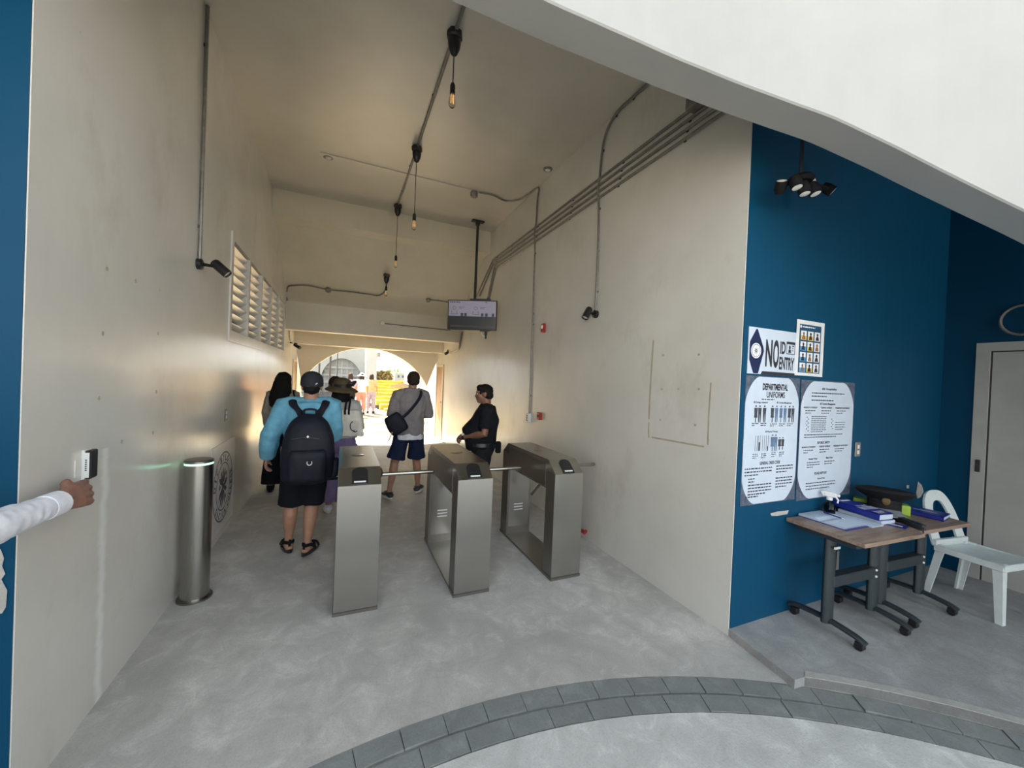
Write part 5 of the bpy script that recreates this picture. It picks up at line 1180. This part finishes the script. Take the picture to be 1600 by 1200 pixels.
# man in the grey jacket
JK = cloth('grey_lilac_jacket', (.21, .195, .20)); NV = cloth('navy_shorts', (.010, .018, .050))
o, j, hm = person('person', (.875, 5.45, 0), radians(3), 'man in a grey hooded jacket and navy shorts beyond the turnstiles with a sling bag',
    dict(pelvis=(0, 0, .90), neck=(.01, -.01, 1.445), head=(.03, .01, 1.60), shl=(-.17, 0, 1.385), shr=(.18, 0, 1.39), ell=(-.245, -.03, 1.14), elr=(.265, .0, 1.14), wrl=(-.13, .19, 1.06), wrr=(.13, .21, 1.12),
         hpl=(-.095, 0, .85), hpr=(.095, 0, .85), knl=(-.185, .0, .46), knr=(.125, .05, .46), anl=(-.255, -.08, .10), anr=(.17, .10, .10), tol=(-.30, .08, .03), tor=(.26, .24, .03)), bulk=1.02, yaw=-.1)
garment_top(o, j, JK, 'jacket', .85, .97, 1.02, .040, wr=(.016, 8), hood=True, hemw=.0, arm_ease=.032); b = MB(); b.rows([(.79, 0, 0, .192, .152), (.82, 0, 0, .192, .152), (.87, 0, 0, .186, .148), (.90, 0, 0, .15, .12)], 28, 2.3); b.organic('white_tee', WT, o, .009, 3, (.008, 12))
garment_legs(o, j, NV, 'shorts', .82, .84, 1.02, .018, .035); shoes(o, j, M['dgrey'], M['white_p']); hair_short(o, hm, M['hair_b'], 1.03)
sg_ = empty('sling_bag', (.875, 5.45, 0), radians(3), label='black sling bag worn across the back of the man in the grey jacket', cat='bag')
b = MB(); b.rows([(-.13, 0, 0, .085, .035), (-.11, 0, 0, .115, .055), (0, 0, 0, .125, .065), (.11, 0, 0, .105, .055), (.14, 0, 0, .08, .035)], 24, 3); b.xf(Matrix.Translation((-.215, -.185, 1.015)) @ rotm(0, radians(-32), radians(-14))); b.organic('bag_body', BKN, sg_, .009, 3, (.006, 10))
b = MB(); b.tube(smooth_path([(-.14, -.205, 1.10), (-.02, -.185, 1.22), (.09, -.155, 1.37), (.125, -.06, 1.465), (.11, .06, 1.43), (-.02, .17, 1.24), (-.17, .15, 1.07), (-.26, -.02, 1.0), (-.27, -.14, .98)], 7), .021, 8, flat=((0, 1, .3), .28)); b.build('strap', BKN, sg_, True)
b = MB(); b.tube(smooth_path([(-.26, -.22, .93), (-.285, -.225, .87), (-.31, -.22, .80)]), .008, 6); b.build('strap_end', M['tape'], sg_)

# the guard
o, j, hm = person('person', (1.585, 4.45, 0), radians(72), 'stout guard in a black polo shirt standing side on with folded hands behind the turnstiles',
    dict(pelvis=(0, -.01, .87), neck=(0, -.035, 1.335), head=(0, .0, 1.475), shl=(-.185, -.035, 1.285), shr=(.185, -.035, 1.285), ell=(-.235, -.02, 1.02), elr=(.235, -.02, 1.02), wrl=(-.07, .235, .95), wrr=(.06, .245, .93),
         hpl=(-.09, -.01, .82), hpr=(.09, -.01, .82)), bulk=1.12, belly=.085, skin='skin_d', handl=((.75, .55, -.35), (-.3, -.8, .2), (.2, .3, .9), .5), handr=((-.75, .55, -.3), (.3, -.8, .2), (-.2, .3, .9), .5), pitch=-.05)
garment_top(o, j, BK, 'polo_shirt', .80, .45, 1.12, .022, belly=.085, wr=(.008, 8)); garment_legs(o, j, cloth('dark_trousers', (.014, .015, .018)), 'trousers', .90, 1.93, 1.12, .016, .012); shoes(o, j, M['black'], M['black']); hair_short(o, hm, M['hair'], .97)
b = MB(); e, w = j['ell'], j['wrl']; d = (w-e).normalized(); c = lerp(e, w, .93); b.tube([c-d*.012, c+d*.012], .036, 16); wt = b.build('watch', M['black'], o, True)
b = MB(); c2 = c + V((-.3, .3, .6)).normalized()*.036; b.lathe([(0, 0), (.019, 0), (.019, .008), (0, .009)], 16, Matrix.Translation(c2) @ V((-.3, .3, .6)).to_track_quat('Z', 'Y').to_matrix().to_4x4()); b.build('watch_face', M['lens'], wt)
b = MB(); b.rows([(.855, 0, .015, .205, .185), (.895, 0, .015, .20, .185)], 28, 2.2); b.build('belt', M['black'], o, True)
b = MB(); b.box((-.045, -.235, .76), (.035, -.165, .90), bev=.015); b.build('belt_pouch', M['blackm'], o)

# visitors far beyond the arch
def far_person(x, y, rz, label, top, bottom, hat=None, skin='skin', z=0, s=1.0):
    o, j, hm = person('person', (x, y, z), rz, label, None, fem=True, skin=skin, voxel=.016); o.scale = (s, s, s)
    garment_top(o, j, top, 'top', .88, .4, 1, .02, True, vox=.015); garment_legs(o, j, bottom, 'trousers', .94, 1.7, 1, .015, .02, vox=.015); shoes(o, j, BK, M['black'])
    b = MB(); b.ell((0, -.02, .03), (.09, .108, .098)); b.rows([(-.2, 0, -.06, .09, .05), (0, 0, -.04, .095, .07)], 16, 2); b.xf(hm); b.organic('hair', M['hair_b'], o, .015, 2)
    if hat:
        b = MB(); b.lathe([(0, .14), (.07, .135), (.10, .06), (.19, .02), (.19, .012), (.09, .04), (0, .05)], 24); b.xf(hm); b.build('sun_hat', hat, o, 'all')
PK = cloth('pink_cotton', (.55, .24, .20)); OR = cloth('peach_cotton', (.72, .32, .18)); LV = cloth('lavender_cotton', (.30, .27, .36))
far_person(.74, 17.0, .1, 'visitor in a wide white sun hat on the sunlit paving beyond the arch', WT, PK, WT)
far_person(1.16, 17.6, -.2, 'visitor in a peach top without a hat on the sunlit paving', OR, LV)
far_person(.30, 16.4, .2, 'visitor in lavender on the sunlit paving left of the white sun hat', LV, BK)
p = at(586, 600, 1, 48); far_person(p.x, 48, 0, 'tiny distant visitor beyond the top of the yellow seating', BK, BK)
o = empty('parasol', (1.33, 9.6, 0), label='pale parasol held up behind the man in the grey jacket', cat='umbrella')
o2, j2, hm2 = person('person', (1.48, 9.75, 0), radians(-10), 'person mostly hidden behind the grey jacketed man, under the pale parasol',
    dict(pelvis=(0, 0, .80), neck=(0, -.01, 1.20), head=(0, .01, 1.32), shl=(-.14, 0, 1.15), shr=(.14, 0, 1.15), ell=(-.19, .06, .96), elr=(.18, -.03, .93), wrl=(-.13, .16, 1.08), wrr=(.18, .05, .75), hpl=(-.08, 0, .75), hpr=(.08, 0, .75), knl=(-.09, .01, .42), knr=(.09, .01, .42)), fem=True, bulk=.9)
garment_top(o2, j2, CR, 'top', .80, .9, .9, .02, True); garment_legs(o2, j2, CR, 'trousers', .84, 1.9, .9, .016, .02); shoes(o2, j2, WT, M['white_p']); hair_short(o2, hm2, M['hair'])
b = MB(); n = 8; R = [[b.bm.verts.new((r*cos(2*pi*i/n), r*sin(2*pi*i/n), z)) for i in range(n)] for r, z in ((.30, 1.37), (.22, 1.43), (.10, 1.465), (.02, 1.475))]
for a, c in zip(R, R[1:]):
    for i in range(n): b.bm.faces.new((a[i], a[(i+1) % n], c[(i+1) % n], c[i]))
b.bm.faces.new(R[-1]); pm = cloth('pale_parasol', (.72, .66, .58)); tn = pm.node_tree; tl_ = tn.nodes.new('ShaderNodeBsdfTranslucent'); tl_.inputs[0].default_value = (.85, .76, .64, 1); mxs = tn.nodes.new('ShaderNodeMixShader'); mxs.inputs[0].default_value = .6
tn.links.new(tn.nodes['Principled BSDF'].outputs[0], mxs.inputs[1]); tn.links.new(tl_.outputs[0], mxs.inputs[2]); tn.links.new(mxs.outputs[0], tn.nodes['Material Output'].inputs[0]); b.build('canopy', pm, o); b = MB(); b.tube([(0, 0, .95), (0, 0, 1.50)], .008, 8); b.build('pole', M['conduit'], o)

# the person reaching in from the left
o, j, hm = person('person', (-1.37, 1.16, 0), radians(0), 'person in a white long sleeved shirt reaching to the wall reader on the left',
    dict(shl=(-.185, -.01, 1.375), shr=(.18, .02, 1.355), elr=(.375, .38, 1.125), wrr=(.43, .845, 1.130), wrl=(-.235, .05, .87), ell=(-.245, -.03, 1.11)), skin='skin_h', voxel=.005,
    handr=((.06, 1, -.03), (-.80, .15, -.35), (-.30, .1, .93), .34, 1.30))
garment_top(o, j, WT, 'white_shirt', .80, .90, 1, .022, wr=(.006, 17), arm_ease=.010, vox=.006); garment_legs(o, j, BK, 'trousers', .95, 1.95, 1, .018, .01); shoes(o, j, M['black'], M['black']); hair_short(o, hm, M['hair'])
b = MB(); e, w = j['elr'], j['wrr']; d = (w-e).normalized(); c = lerp(e, w, .90); b.tube([c-d*.05, c-d*.02, c+d*.012], 0, 18, rads=[.045, .045, .045]); b.build('cuff', WT, o, True)

bpy.data.batch_remove(JUNK + [WORK])
